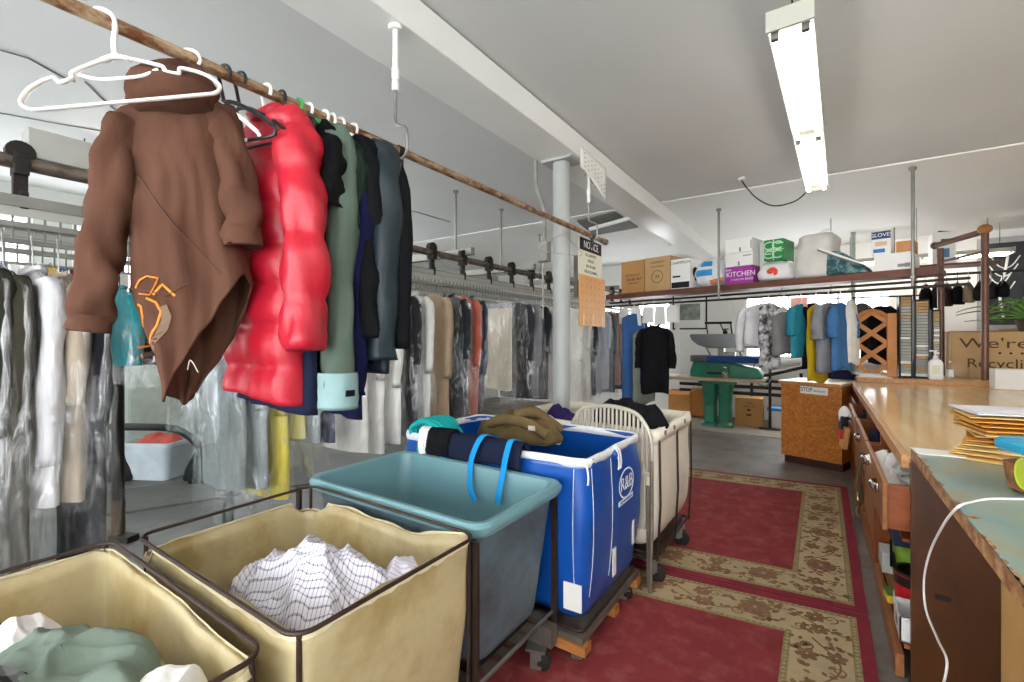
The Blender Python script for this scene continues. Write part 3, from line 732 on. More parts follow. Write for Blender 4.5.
def hanger(name, label, mat_, loc, rz, w=.42, group=None, wire=False, hook=.10, wirefirst=None, low=.105):
    b = MB(); r = .0022 if wire else .0055; zc = -hook+.01
    hk = [(.026*math.cos(a)-.0, 0, .026*math.sin(a)) for a in [math.radians(d) for d in (-35, 0, 45, 90, 135, 180)]]
    hk = [(x, y, z+.0) for x, y, z in hk]
    P = hk+[(-.018, 0, -.022), (0, 0, zc)]
    P = P if wire else P
    b.tube(smooth_path(P, 4), r, 8)
    sh = [(-w/2, 0, zc-low), (-w*.3, 0, zc-low*.48), (0, 0, zc), (w*.3, 0, zc-low*.48), (w/2, 0, zc-low)]
    bar = [(w/2, 0, zc-low), (w/2+.006, 0, zc-low-.018), (w/2-.02, 0, zc-low-.03), (0, 0, zc-low-.03), (-w/2+.02, 0, zc-low-.03), (-w/2-.006, 0, zc-low-.018), (-w/2, 0, zc-low)]
    b.tube(smooth_path(sh, 5), r*(1 if wire else 1.25), 8, flat=1 if wire else .8); b.tube(smooth_path(bar, 4), r, 8)
    o = b.build(name, mat_, None, True); o.location = loc; o.rotation_euler = (0, 0, rz)
    return tag(o, label, 'hanger', group)
def heap(name, label, cat, mat_, c, rx, ry, h, seed, rz=0, amp=.03, freq=7, z0=None, group=None, tilt=(0, 0), nu=84, nr=40, ridge=1.0, sharp=1.0):
    """a crumpled piece of clothing lying in a heap"""
    loops = []
    for i in range(nr+1):
        t = i/nr; L = []
        for j in range(nu):
            a = 2*PI*j/nu; R_ = 1+.22*nz(math.cos(a)*1.3+seed, math.sin(a)*1.3, seed*.7)+.08*nz(math.cos(a)*4, math.sin(a)*4+seed, 2)
            if t < .78: q = t/.78; x, y = rx*R_*q*.98*math.cos(a), ry*R_*q*.98*math.sin(a); z = h*(1-q**2.2)**.7*.8+.2*h*(1-q)
            else: q = (t-.78)/.22; x, y = rx*R_*(.98+.05*math.sin(q*PI))*math.cos(a), ry*R_*(.98+.05*math.sin(q*PI))*math.sin(a); z = -.05*q
            wx = x+.06*nz(x*5+seed, y*5, 1.5); wy = y+.06*nz(x*5, y*5+seed, 7.5)
            n1 = abs(nz(wx*freq+seed*5, wy*freq*.5, seed)); n2 = nz(x*freq*1.3, y*freq*1.1+seed*3, seed+4); n3 = abs(nz(wx*freq*1.9, wy*freq*1.9+seed, seed+9))
            k = (1-min(1, n1*3.2))**1.6*ridge
            z += amp*(k*.75+n2*.8+(1-min(1, n3*3))*.4-.3)*(1 if t < .9 else .2)
            x += amp*.4*nz(x*9, y*9+seed, z*9)
            z += tilt[0]*x+tilt[1]*y
            L.append((x, y, z))
        loops.append(L)
    o = MB().loft(loops[::-1], True, True, True).build(name, mat_, None, 'all')
    o.location = c; o.rotation_euler = (0, 0, rz)
    if label: tag(o, label, cat, group)
    return o
def drape(name, label, cat, mat_, p0, p1, z, din, dout, seed, thick=.012, amp=.012, n=20, group=None, sag=0, inw=.03, parent=None):
    """cloth hung over a rim from p0 to p1: din/dout are functions of u giving the drop inside and outside"""
    p0 = Vector((*p0, 0)); p1 = Vector((*p1, 0)); d = p1-p0; d.normalize(); nrm = Vector((d.y, -d.x, 0))  # outside = right of p0->p1
    rows = []
    for j in range(n+1):
        u = j/n; P = p0.lerp(p1, u); R_ = []
        prof = []
        for k in range(9): prof.append((-inw*(1+.3*math.sin(PI*k/9)), -din(u)*(1-k/8)))
        for k in range(1, 6): a = PI-PI*k/6; prof.append((inw*math.cos(a), inw*.8*math.sin(a)))
        for k in range(9): prof.append((inw*(1+.4*math.sin(PI*k/9)), -dout(u)*k/8))
        for (o_, zz) in prof:
            g = nz(u*5+seed, zz*7, seed)
            q = P+nrm*(o_+amp*g*(1 if o_ > 0 else -1)); R_.append((q.x, q.y, z+zz+amp*.5*abs(nz(u*8, seed, 1))-sag*math.sin(PI*u)))
        rows.append(R_)
    b = MB().loft(rows, False); o = b.build(name, mat_, parent, 'all', solid=thick)
    if label: tag(o, label, cat, group)
    return o
# ------------------------------------------------ laundry in the carts
m_sage = fabric('sage cotton', '#76857a'); m_whitecloth = fabric('white cotton', '#e6e5e4', .04); m_offw = fabric('cream cotton', '#dccfc2', .06)
m_check = checks('lilac check cotton', '#dbd9e2', '#565170', 78, (0, 1), .22)
m_plaidgrey = checks('grey plaid', '#8f9194', '#2a2b30', 22, (0, 1), .45)
m_khaki = fabric('olive khaki twill', '#6b5a3c', .12, .5); m_navyc = fabric('navy cotton', '#1c2238', .1); m_blackc = fabric('black cotton', '#17171a', .1)
m_tealc = fabric('bright teal jersey', '#22a8a8', .08); m_purple = fabric('dark purple cotton', '#2d2250'); m_lany = fabric('azure strap', '#1f8fd0', .05)
F1 = mat('lining fill', '#8d8266', .9)
# hamper one: fill cloth bed, then pieces
heap('bed_sheet', 'grey white laundry at the bottom of the nearest hamper', 'laundry', m_offw, (-1.43, .19, .64), .40, .27, .07, 21)
heap('white_shirt', 'white shirt heaped at the left of the nearest hamper', 'shirt', m_whitecloth, (-1.38, .05, .75), .26, .17, .12, 5, .5, .022, 5)
o = heap('sage_tee_shirt', 'sage green tee shirt on top of the laundry in the nearest hamper', 'shirt', m_sage, (-1.35, .28, .725), .25, .14, .09, 11, .18, .04, 6)
heap('plaid_garment', 'black and white plaid garment peeking out beside the sage shirt', 'shirt', m_plaidgrey, (-1.36, .155, .81), .09, .06, .05, 15, .5)
heap('white_cloth', 'white cloth at the back left of the nearest hamper', 'laundry', m_whitecloth, (-1.60, .25, .735), .12, .08, .075, 17, .3)
heap('dark_sock_cloth', 'dark grey cloth behind the white shirt in the nearest hamper', 'laundry', fabric('charcoal knit', '#3a3c40'), (-1.68, .19, .735), .1, .07, .06, 23)
heap('cream_cloth', 'cream cloth under the sage shirt at the hamper front', 'laundry', m_offw, (-1.16, .25, .66), .09, .09, .09, 31)
heap('white_pillowcase', 'white cloth at the right corner of the nearest hamper', 'laundry', m_whitecloth, (-1.125, .385, .745), .085, .07, .06, 41, .6, .025)
# hamper two
heap('laundry_bed', 'pale laundry at the bottom of the hamper beside the tub', 'laundry', m_offw, (-1.40, .87, .54), .38, .25, .07, 33)
heap('checked_shirt', 'white shirt with lilac check heaped in the second hamper', 'shirt', m_check, (-1.24, .84, .68), .26, .18, .16, 8, .45, .06, 6)
heap('checked_sleeve_shirt', 'white shirt with fine lilac check lying across hamper', 'shirt', checks('fine lilac check', '#e2e0e8', '#6d6884', 75, (0, 1), .22), (-1.50, .86, .66), .20, .13, .085, 13, .2, .035, 9)
heap('lilac_shirt', 'pale lilac striped shirt under the checked shirt', 'shirt', checks('lilac stripe', '#d9d5e2', '#8f88a4', 90, (1,), .3), (-1.09, .98, .66), .11, .14, .13, 19, .8, .045)
# tub contents and pieces hung over the blue truck
heap('dark_laundry', 'dark clothes at the bottom of the teal tub', 'laundry', m_navyc, (-1.45, 1.54, .33), .36, .2, .06, 44)
zr = BZ+.018
drape('navy_shorts', 'navy and black shorts hung over the blue truck rim', 'shorts', m_navyc, (-1.655, BY0-.012), (-1.20, BY0-.012), zr, lambda u: .05, lambda u: .095+.012*math.sin(u*7), 3, .012, .012, 24, None, 0, .034)
drape('black_cloth', 'black cloth with white edge folded over the blue truck rim', 'laundry', m_blackc, (-1.81, BY0-.012), (-1.65, BY0-.012), zr+.004, lambda u: .05, lambda u: .1+.02*math.sin(u*5), 9, .02, .018, 12, None, 0, .04)
drape('white_cloth', 'white cloth end hanging on the blue truck rim left of the black cloth', 'laundry', m_whitecloth, (-1.87, BY0-.012), (-1.805, BY0-.012), zr+.006, lambda u: .05, lambda u: .11+.02*math.sin(u*5), 12, .02, .014, 8, None, 0, .042)
b = MB()
for P in ([(-1.40, BY0+.02, zr+.03), (-1.42, BY0-.06, zr+.05), (-1.45, BY0-.10, zr-.03), (-1.46, 1.79, zr-.11), (-1.44, 1.765, zr-.20), (-1.40, 1.755, zr-.25)],
          [(-1.25, BY0+.02, zr+.03), (-1.25, BY0-.06, zr+.045), (-1.255, BY0-.10, zr-.03), (-1.262, 1.79, zr-.11), (-1.264, 1.765, zr-.18), (-1.27, 1.76, zr-.24)]):
    b.tube(smooth_path(P, 6), .016, 8, flat=.15, up=(1, 0, .01))
tag(b.build('apron_straps', m_lany, smooth=True), 'azure blue straps looping down from the blue truck rim into the teal tub', 'straps')
# teal jersey: coiled strands heaped at left corner
R = random.Random(4); r = thing('teal_jersey', 'bright teal jersey bunched on the left corner of the blue truck', 'shirt', (-1.87, 1.985, .865)); r.scale = (1.2, 1.2, 1.2)
b = MB()
heap_ = heap('jersey_bulk', None, None, m_tealc, (0, 0, 0), .10, .085, .12, 6, 0, .02); heap_.parent = r
for i in range(7):
    a = .4+.07*i; P = []
    for j in range(12):
        t = j/11; P.append((.115*math.cos(PI*t)*(1-.03*i)+.01*R.uniform(-1, 1), -.05+.022*i-.03*math.sin(PI*t), .02+.115*math.sin(PI*t)**.8))
    b.tube(smooth_path(P, 3), .014, 8)
b.build('jersey_folds', m_tealc, r, True)
# khaki trousers piled on the truck
r = thing('khaki_trousers', 'olive khaki trousers heaped over the far left of the blue truck', 'trousers', (-1.56, 2.42, .91)); r.scale = (.85, .85, .95)
o = heap('trouser_heap', None, None, m_khaki, (0, 0, 0), .30, .16, .115, 27, .15, .05, 6); o.parent = r
b = MB().tube(smooth_path([(-.26, -.10, .02), (-.12, -.135, .085), (.02, -.14, .10), (.15, -.135, .085), (.27, -.10, .02)], 5), .034, 10, flat=.7)
b.tube(smooth_path([(.02, -.12, .12), (.10, -.02, .15), (.18, .06, .09), (.28, .10, .02)], 5), .035, 10); b.build('trouser_leg', m_khaki, r, True)
MB().box((.19, -.168, .07), (.05, .004, .03), .15, .3).build('care_label', m_offw, r)
heap('truck_load', 'blue grey laundry lying inside the blue truck', 'laundry', m_navyc, (-1.5, 2.27, .50), .34, .24, .12, 51)
heap('white_cloth', 'white cloth behind the khaki trousers on the blue truck', 'laundry', m_whitecloth, (-1.42, 2.50, .90), .10, .06, .10, 61)
heap('purple_cloth', 'dark purple cloth beside the folded chair back', 'laundry', m_purple, (-1.52, 2.83, .93), .12, .09, .09, 63)
heap('black_trousers', 'black trousers piled on the canvas truck behind the chair', 'trousers', m_blackc, (-1.06, 2.92, .985), .24, .15, .11, 71, .1, .03, 6)
heap('canvas_load', 'dark laundry inside the canvas truck', 'laundry', m_blackc, (-1.38, 3.13, .45), .36, .3, .15, 73)
# ---------------------------------------------------------------- rusty clothes rail
RX, RZ = -1.575, 2.34
r = thing('clothes_rail', 'rusty steel pipe rail hung below the ceiling beam, carrying unbagged clothes', 'clothes rail', (RX, 1.5, RZ))
Y1 = on_x(605, RX)-1.5
MB().tube([(0, -2.6, 0), (0, Y1-.03, 0)], .0185, 16).build('rail_pipe', m_rust, r, True)
MB().cyl((0, Y1, 0), .027, .036, 16, 'Y').cyl((0, Y1-.05, 0), .023, .06, 16, 'Y').build('end_cap', m_steel, r, True)
for (px, dy) in ((400, 0), (592, 0)):
    y = on_x(px, RX)-1.5; top = 2.916-RZ
    MB().tube([(-.03, y, top), (-.03, y, .30)], .0125, 12).cyl((-.03, y, top-.012), .03, .02, 14).cyl((-.03, y, top*.62), .017, .05, 12).cyl((-.03, y, .30), .016, .04, 12).build('drop_pipe', m_white, r, True)
    MB().tube(smooth_path([(-.03, y, .30), (-.03, y, .15), (.0, y, .115), (.04, y, .09), (.045, y, .0), (.02, y, -.032), (-.014, y, -.028)], 5), .007, 8).build('hook_rod', m_steel, r, True)
    MB().tube([(.0, y+.004, -.015), (.0, y+.004, -.095)], .0135, 10).cyl((0, y, 0), .024, .03, 14, 'Y').build('hook_sleeve', m_darkmetal, r, True)
HG = 'hangers on the rusty rail'
def ry(px): return on_x(px, RX)
# empty white hanger, nearest
AE = math.radians(52)
O = (RX+.0, ry(103))
r = thing('plastic_hanger', 'empty white plastic hanger at the near end of the rusty rail', 'hanger', (O[0], O[1], RZ), AE); r.rotation_euler = (0, math.radians(-15), AE)
def ep(px, py): s, z = on_plane(px, py, O, AE); return (s, 0, z-RZ)
hook = [ep(*p) for p in ((90, 10), (93, 6), (101, 7), (108, 18), (111, 36), (109, 44), (103, 50))]
hook = [(-.022, .0, .0), (-.018, .0, .022), (.002, 0, .028), (.022, 0, .012), (.022, 0, -.02), (.008, 0, -.06), (.0, 0, -.10)]
MB().tube(smooth_path(hook, 5), .0066, 10).build('hook', m_plastic_w, r, True)
b = MB(); W = .215
for s in (-1, 1):
    b.tube(smooth_path([(0, 0, -.098), (s*.03, 0, -.103), (s*.10, 0, -.128), (s*.105, 0, -.142), (s*.135, 0, -.152), (s*.145, 0, -.138), (s*.19, 0, -.155), (s*W, 0, -.175), (s*(W+.012), 0, -.195), (s*(W-.004), 0, -.212), (s*(W-.05), 0, -.214), (0, 0, -.214)], 5), .0078, 10, flat=.62, up=(0, 1, 0))
b.tube(smooth_path([(-.09, 0, -.136), (-.05, 0, -.15), (0, 0, -.152), (.05, 0, -.15), (.09, 0, -.136)], 4), .0045, 8)
b.tube([(-.03, 0, -.104), (0, 0, -.094), (.03, 0, -.104)], .011, 10, flat=.6, up=(0, 1, 0))
b.build('frame', m_plastic_w, r, True)
# ------------------------------------------------ brown hoodie
m_hood = fabric('brown fleece', '#573b2f', .06, .6, 7); m_hoodin = fabric('dark fleece inside', '#3f2b23', .08); m_orange = mat('orange print', '#d9862f', .8, var=.05); m_tan = mat('tan print', '#7d6656', .85, var=.05); m_stitch = mat('hoodie stitching', '#573d32', .9)
AH = math.radians(52); OH = (RX, ry(190))
r = thing('brown_hoodie', 'brown hooded sweatshirt with orange print hanging twisted on a white hanger', 'hoodie', (OH[0], OH[1], RZ), AH)
def hp(px, py): s, z = on_plane(px, py, OH, AH); return (s, z-RZ)
Lc = sorted([(z, s) for s, z in [hp(*p) for p in ((106, 113), (112, 140), (135, 185), (133, 220), (134, 262), (138, 300), (147, 330), (156, 362), (165, 392), (168, 408))]])
Rc = sorted([(z, s) for s, z in [hp(*p) for p in ((224, 106), (232, 140), (238, 185), (244, 220), (250, 262), (253, 285), (250, 310), (243, 335), (235, 352), (205, 402))]])
pts_t = [hp(*p)[1] for p in ((112, 121), (132, 109), (170, 96), (205, 94), (226, 106))]
zt = lambda u: curve([(0, pts_t[0]), (.15, pts_t[1]), (.45, pts_t[2]), (.75, pts_t[3]), (1, pts_t[4])], u)
fz = [hp(*p)[1] for p in ((166, 394), (180, 398), (196, 365), (212, 330), (228, 300), (249, 272))]
bz = [hp(*p)[1] for p in ((166, 398), (178, 408), (200, 402), (222, 375), (240, 345), (251, 300))]
zf = lambda u: curve([(i/5, fz[i]) for i in range(6)], u); zb = lambda u: curve([(i/5, bz[i]) for i in range(6)], u)
fl = lambda z: curve(Lc, z); fr = lambda z: curve(Rc, z)
hem = panels(zt, fl, fr, zf, zb, .085, 30, 46, .034, 3.2, 3, None, .02, 2.2, .45)
body = hem.build('body', m_hood, r, 'all', solid=.006)
# sleeves
def hs(px, py, y=0): s, z = hp(px, py); return (s, y, z)
sl = sleeve([hs(131, 122, -.0), hs(121, 152, -.02), hs(117, 200, -.035), hs(110, 250, -.045), hs(105, 290, -.05), hs(101, 322, -.05)], [(.036, .033), (.048, .045), (.050, .046), (.050, .046), (.048, .044), (.047, .042)], 4, .022, 18, 9)
sl.build('sleeve', m_hood, r, 'all')
sr = sleeve([hs(218, 112, .0), hs(232, 140, -.025), hs(240, 185, -.045), (hp(246, 225)[0], -.06, hp(246, 225)[1]), (hp(247, 250)[0], -.06, hp(247, 250)[1])], [(.035, .03), (.045, .045), (.047, .048), (.046, .046), (.045, .045)], 9, .02, 18, 8)
sr.build('sleeve', m_hood, r, 'all')
sleeve([hs(101, 316, -.05), hs(99, 332, -.05)], [(.050, .045), (.048, .043)], 2, .006).build('cuff', m_hood, r, 'all')
sleeve([hs(247, 232, -.06), hs(248, 251, -.06)], [(.052, .05), (.050, .05)], 5, .006).build('cuff', m_hood, r, 'all')
# hood flopped on the shoulders
lp = []; hz0 = hp(180, 108)[1]; x0 = hp(176, 100)[0]
for i in range(15):
    t = i/14; L = []
    cxh = lerp(hp(173, 118)[0], hp(188, 72)[0], t); zc = lerp(hp(172, 120)[1], hp(180, 68)[1], t)
    w_ = curve([(0, .075), (.15, .11), (.4, .112), (.7, .085), (.9, .05), (1, .012)], t); d_ = curve([(0, .06), (.25, .085), (.5, .08), (.85, .045), (1, .01)], t)
    for j in range(24):
        a = 2*PI*j/24; q = 1+.10*nz(math.cos(a)*2, math.sin(a)*2, t*5)
        L.append((cxh+w_*q*math.cos(a), -.02+d_*q*math.sin(a)-.03*math.sin(PI*t), zc+.018*math.sin(a*2+1)*t))
    lp.append(L)
MB().loft(lp, True, True, True).build('hood', m_hood, r, 'all')
lp = []
for i in range(24):
    a = 2*PI*i/24; s0, z0 = hp(172, 112); lp.append((s0+.098*math.cos(a), -.095-.014*math.cos(a*2)+.03*math.sin(a), z0+.026*math.sin(a)+.012*math.cos(a)))
MB().tube([p for i, p in enumerate(lp) if math.sin(2*PI*i/24) < .35], .012, 10).build('hood_edge', m_hoodin, r, True) if False else None
lp = []
# flat-felled seam lines and print, laid on the cloth by casting onto the body mesh
from mathutils.bvhtree import BVHTree
bvh = BVHTree.FromPolygons([Vector(v) for v in hem.v], hem.f)
def onto(px, py, off=.006):
    s, z = hp(px, py); h = bvh.ray_cast(Vector((s, -1, z)), Vector((0, 1, 0)))
    y = h[0].y if h[0] else -.08
    return Vector((s, y-off, z))
def line(pts, rad, n=8):
    P = []
    for (a, c) in zip(pts, pts[1:]): P += [onto(lerp(a[0], c[0], i/n), lerp(a[1], c[1], i/n)) for i in range(n)]
    P.append(onto(*pts[-1])); return P
b = MB()
for pts in (((124, 118), (132, 150), (143, 180)), ((143, 178), (165, 205), (192, 240), (213, 262), (226, 276)), ((150, 290), (175, 298), (196, 286))):
    b.tube(line(pts, .002), .0022, 6)
b.build_each('seam', m_stitch, r, smooth=True)
b = MB()
for pts in (((145, 290), (150, 283), (157, 279), (168, 281), (164, 290), (160, 297), (150, 296)), ((163, 297), (172, 287), (184, 298)), ((157, 300), (166, 304), (171, 313), (168, 327), (160, 340), (152, 347)), ((148, 306), (152, 308), (153, 318), (149, 328))):
    b.tube(line(pts, .002, 5), .0034, 6, flat=.5)
b.build('orange_print', m_orange, r, True)
b = MB(); A = line(((176, 306), (181, 318), (178, 330), (163, 350), (155, 358)), 0, 5); B = line(((168, 309), (172, 320), (167, 335), (158, 346), (154, 354)), 0, 5)
b.loft([A, B], False).build('tan_print', m_tan, r, solid=.002)
# pale drawstring at hem
b = MB().tube(smooth_path([(hp(196, 368)[0], -.07, hp(196, 368)[1]), (hp(201, 359)[0], -.095, hp(201, 359)[1]), (hp(205, 362)[0], -.10, hp(205, 362)[1]), (hp(208, 370)[0], -.09, hp(208, 370)[1])], 5), .0014, 6)
b.build('drawcord', m_offw, r, True)
hanger('plastic_hanger', 'white plastic hanger holding the brown hoodie', m_plastic_w, (OH[0], OH[1], RZ), AH, .36, HG)
# ------------------------------------------------ the other clothes on the rail
def rail_garment(name, label, cat, px, w, z0, z1, T, mat_, sl_z=None, sl_mat=None, seed=0, ang=0, amp=.014, quilt=None, collar=None, sr_=.055, tilt=0., zb_off=0, xo=0, extra=None, flare=0):
    y = ry(px); r = thing(name, label, cat, (RX, y, RZ), ang)
    top = z0-RZ
    zt = simple(w, top)
    Lf = lambda z: -w/2*(1+.06*min(1, (top-z)*1.2))+xo; Rf = lambda z: w/2*(1+.06*min(1, (top-z)*1.2))+xo
    zf = lambda u: (z1-RZ)+tilt*(u-.5); zb = lambda u: zf(u)+zb_off
    panels(zt, Lf, Rf, zf, zb, T, 24, 72 if quilt else 34, amp if quilt else amp*1.6, 3 if quilt else 4.5, seed, quilt, fine=.5).build('body', mat_, r, 'all', solid=.004)
    if sl_z:
        for s in (-1, 1):
            e = (sl_z if isinstance(sl_z, (int, float)) else sl_z[0 if s < 0 else 1])-RZ
            a0 = top-.095; k = e-a0
            P = [(xo+s*(w/2-.045), 0, a0+.045), (xo+s*(w/2+.0), -.008, a0-.03), (xo+s*(w/2+.022+flare*.4), -.018, a0+k*.35), (xo+s*(w/2+.03+flare*.8), -.03, a0+k*.7), (xo+s*(w/2+.03+flare), -.036, e)]
            sleeve(P, [(sr_*.75, sr_*.9), (sr_, sr_), (sr_, sr_), (sr_*.92, sr_*.95), (sr_*.85, sr_*.88)], seed+s, amp if quilt else amp*1.5, 18, 14 if quilt else 9, quilt=(quilt[2], .30) if quilt else None).build('sleeve', sl_mat or mat_, r, 'all')
    if collar:
        MB().tube([(.065*math.cos(a)+xo, .035*math.sin(a), top-.004+.014*math.cos(a*2)) for a in [2*PI*i/18 for i in range(18)]], .016, 8, closed=True).build('collar', collar, r, True)
    if extra: extra(r, top, w)
    return r
m_red = mat('red puffer nylon', '#b2142a', .42, var=.06, scale=8, bump=.35, bscale=22, spec=.5)
m_sagej = fabric('sage twill', '#566459', .07, .3); m_cuffb = fabric('pale blue cuff', '#86a2a3', .06)
m_dgreen = fabric('dark green pique', '#1f2e26', .08, .4, 40); m_navyj = fabric('navy jersey', '#171a34', .1); m_ink_c = fabric('ink blue cotton', '#141826', .1)
m_coal = fabric('charcoal wool', '#121315', .1); m_dteal = mat('dark teal nylon', '#17262d', .5, var=.1, bump=.3, bscale=10, spec=.4); m_royal = fabric('royal navy', '#141638', .08)
m_patent = fabric('black jersey', '#0c0c0e', .08)
def red_extra(r, top, w):
    MB().tube(smooth_path([(-.05, -.10, top-.02), (-.06, -.115, top-.2), (-.05, -.12, top-.45), (-.04, -.115, top-.72)], 4), .005, 6).build('zip', m_red, r, True)
    sleeve([(.0, 0, top-.86), (.0, 0, top-.97)], [(.155, .04), (.15, .036)], 3, .02).build('lining', m_navyc, r, 'all')
r = rail_garment('red_puffer_jacket', 'red quilted puffer jacket hanging beside the brown hoodie', 'jacket', 266, .335, 2.262, 1.31, .06, m_red, (1.62, 1.46), None, 12, math.radians(6), .02, (7.5, .026, 5), m_red, .064, -.06, 0, .0, red_extra, .05)
hanger('plastic_hanger', 'white plastic hanger holding the red puffer jacket', m_plastic_w, (RX, ry(266), RZ), math.radians(6), .34, HG)
hanger('black_hanger', 'empty black plastic hanger right behind the brown hoodie', m_plastic_k, (RX, ry(224), RZ), math.radians(16), .40, HG)
hanger('black_hanger', 'empty black plastic hanger, the second behind the hoodie, beside the red jacket', m_plastic_k, (RX, ry(240), RZ), math.radians(12), .40, HG)
lst = [
 ('navy_vest', 'navy vest hanging just behind the red puffer jacket', 'vest', 281, .36, 2.24, 1.26, .03, m_navyc, None, None, 21, None),
 ('black_tee_shirt', 'black tee shirt with a bright green hanger, next to the red jacket', 'shirt', 297, .40, 2.265, 1.27, .035, m_patent, 1.93, None, 22, None),
 ('sage_work_jacket', 'sage green work jacket with pale blue cuffs hanging on the rail', 'jacket', 307, .40, 2.265, 1.36, .035, m_sagej, (1.4, 1.28), None, 23, m_sagej),
 ('green_polo_shirt', 'dark green polo shirt hanging next to the sage work jacket', 'shirt', 323, .37, 2.26, 1.45, .03, m_dgreen, 1.86, None, 24, m_dgreen),
 ('navy_shirt', 'royal navy long sleeved top hanging behind the green polo shirt', 'shirt', 330, .38, 2.25, 1.22, .024, m_royal, (1.35, 1.30), None, 25, m_ink_c),
 ('black_jacket', 'charcoal black jacket hanging before the dark teal jacket', 'jacket', 339, .42, 2.26, 1.42, .03, m_coal, (1.46, 1.50), None, 26, m_coal),
 ('dark_teal_jacket', 'dark teal nylon jacket with a black back, last on the rusty rail', 'jacket', 352, .44, 2.26, 1.38, .04, m_dteal, (1.46, 1.42), None, 27, m_dteal),
]
for i, (nm, lb, ct, px, w_, z0, z1, T, mm, slz, slm, sd, colr) in enumerate(lst):
    ex = None
    if nm == 'sage_work_jacket':
        def ex(r, top, w):
            sleeve([(w/2+.03, -.036, 1.385-RZ), (w/2+.03, -.037, 1.265-RZ)], [(.066, .062), (.07, .064)], 4, .004).build('cuff', m_cuffb, r, 'all')
            MB().box((w/2+.097, -.04, 1.32-RZ), (.012, .03, .02)).build('cuff_tab', m_blackc, r)
    if nm == 'dark_teal_jacket':
        def ex(r, top, w):
            P = [(w/2-.05, .05, top-.06), (w/2+.03, .045, top-.2), (w/2+.05, .04, top-.5), (w/2+.045, .035, top-.80)]
            sleeve(P, [(.04, .03), (.04, .035), (.04, .035), (.035, .03)], 6, .008).build('back_panel', m_coal, r, 'all')
            MB().tube([(w/2+.0, -.08, 1.42-RZ), (w/2+.0, -.085, 1.33-RZ)], .004, 6).build('drawcord', m_plastic_w, r, True)
    rail_garment(nm, lb, ct, px, w_, z0, z1, T, mm, slz, slm, sd, math.radians(4-i*1.5), .014, None, colr, .043 if nm.endswith('shirt') else (.064 if nm == 'dark_teal_jacket' else .049), -.03, 0, 0, ex)
for px, mm, lb in ((281, m_plastic_k, 'black plastic hanger holding the navy vest'), (298, m_plastic_g, 'bright green plastic hanger holding the black tee shirt'), (308, m_plastic_w, 'white plastic hanger holding the sage work jacket'), (324, m_plastic_w, 'white plastic hanger holding the green polo shirt'), (331, m_plastic_w, 'white plastic hanger holding the royal navy top'), (340, m_plastic_w, 'white plastic hanger holding the charcoal jacket'), (353, m_plastic_w, 'white plastic hanger holding the dark teal jacket')):
    hanger('plastic_hanger', lb, mm, (RX, ry(px), RZ), math.radians(3), .36, HG, hook=.055, low=.07)
hanger('wire_hanger', 'empty wire hanger on the rail in front of the column', m_wire, (RX, ry(562), RZ), math.radians(65), .36, None, True)
# ------------------------------------------------ signs and pipes by the column
ys0, _ = on_xz(579, 232, -1.63); ys1, _ = on_xz(602, 232, -1.63)
s = thing('notice_sign', 'cream NOTICE sign with black heading beside the grey column', 'sign', (-1.635, (ys0+ys1)/2, 2.15))
W = ys1-ys0
MB().box((0, 0, 0), (.006, W, .36)).build('panel', mat('cream sign board', '#dcd8c4', .5, var=.04), s)
MB().box((.0045, 0, .125), (.002, W*.93, .10)).build('heading_band', m_ink, s)
text('heading', 'NOTICE', .085, (.0062, 0, .125), FACE_PX, m_paper, s, .0004, sx=.95)
for i, t in enumerate(('ALL GARMENTS', 'SHOULD', 'NOT BE USED', 'FOR 30 CLEANING', 'TO PREVENT DAMAGE')):
    text('lettering', t, .034, (.0036, 0, .045-.047*i), FACE_PX, m_ink, s, .0004, sx=.9)
MB().tube([(.0, -W*.4, .18), (.02, -W*.3, .21), (.03, -W*.2, .19)], .002, 6).build('wire_loop', m_wire, s, True)
s = thing('orange_notice_board', 'orange pegboard panel hanging below the NOTICE sign', 'board', (-1.625, (ys0+ys1)/2+.02, 1.81))
W2 = W*1.12
MB().box((0, 0, 0), (.008, W2, .42)).build('panel', mat('orange hardboard', '#d39a58', .45, var=.05), s)
b = MB()
for i in range(6):
    for j in range(7): b.box((.0045, lerp(-W2*.42, W2*.42, i/5), lerp(-.18, .18, j/6)), (.001, .008, .008))
b.build('peg_holes', m_inkbrown, s)['kind'] = 'stuff'
b = MB()
for i in range(3): b.box((.006, lerp(-W2*.36, W2*.36, i/2), -.16), (.004, .02, .1))
b.build_each('clip', mat('clear clip', '#e8d0ae', .2), s)
b = MB().box((-1.655, ys0+.0, 2.0), (.03, .03, .34)); tag(b.build('sign_bracket', m_steel), 'grey bracket holding the signs to the column', 'bracket')
s = thing('paper_notice', 'white paper notice taped to the beam above the column', 'notice', (-1.56, 3.5, 2.85))
b = MB(); lp = []
for i in range(9):
    t = i/8; z0 = lerp(-.02, -.19, t)+.005*math.sin(t*9); z1 = lerp(.15, .12, t)
    lp.append([(.006+.02*(1-k/6)**2*math.sin(t*3), lerp(-.25, .27, t), lerp(z0, z1, k/6)) for k in range(7)])
b.loft(lp, False).build('sheet', m_paper, s, 'all', solid=.001)
R = random.Random(8); b = MB()
for i in range(6):
    for j in range(7):
        if R.random() < .8: b.box((.018+.016*0, lerp(-.19, .2, j/6), .10-.035*i-.07*(j/6)), (.0006, .03, .010))
b.build('handwriting', mat('faint pencil', '#bcbcb8', .8), s)['kind'] = 'stuff'
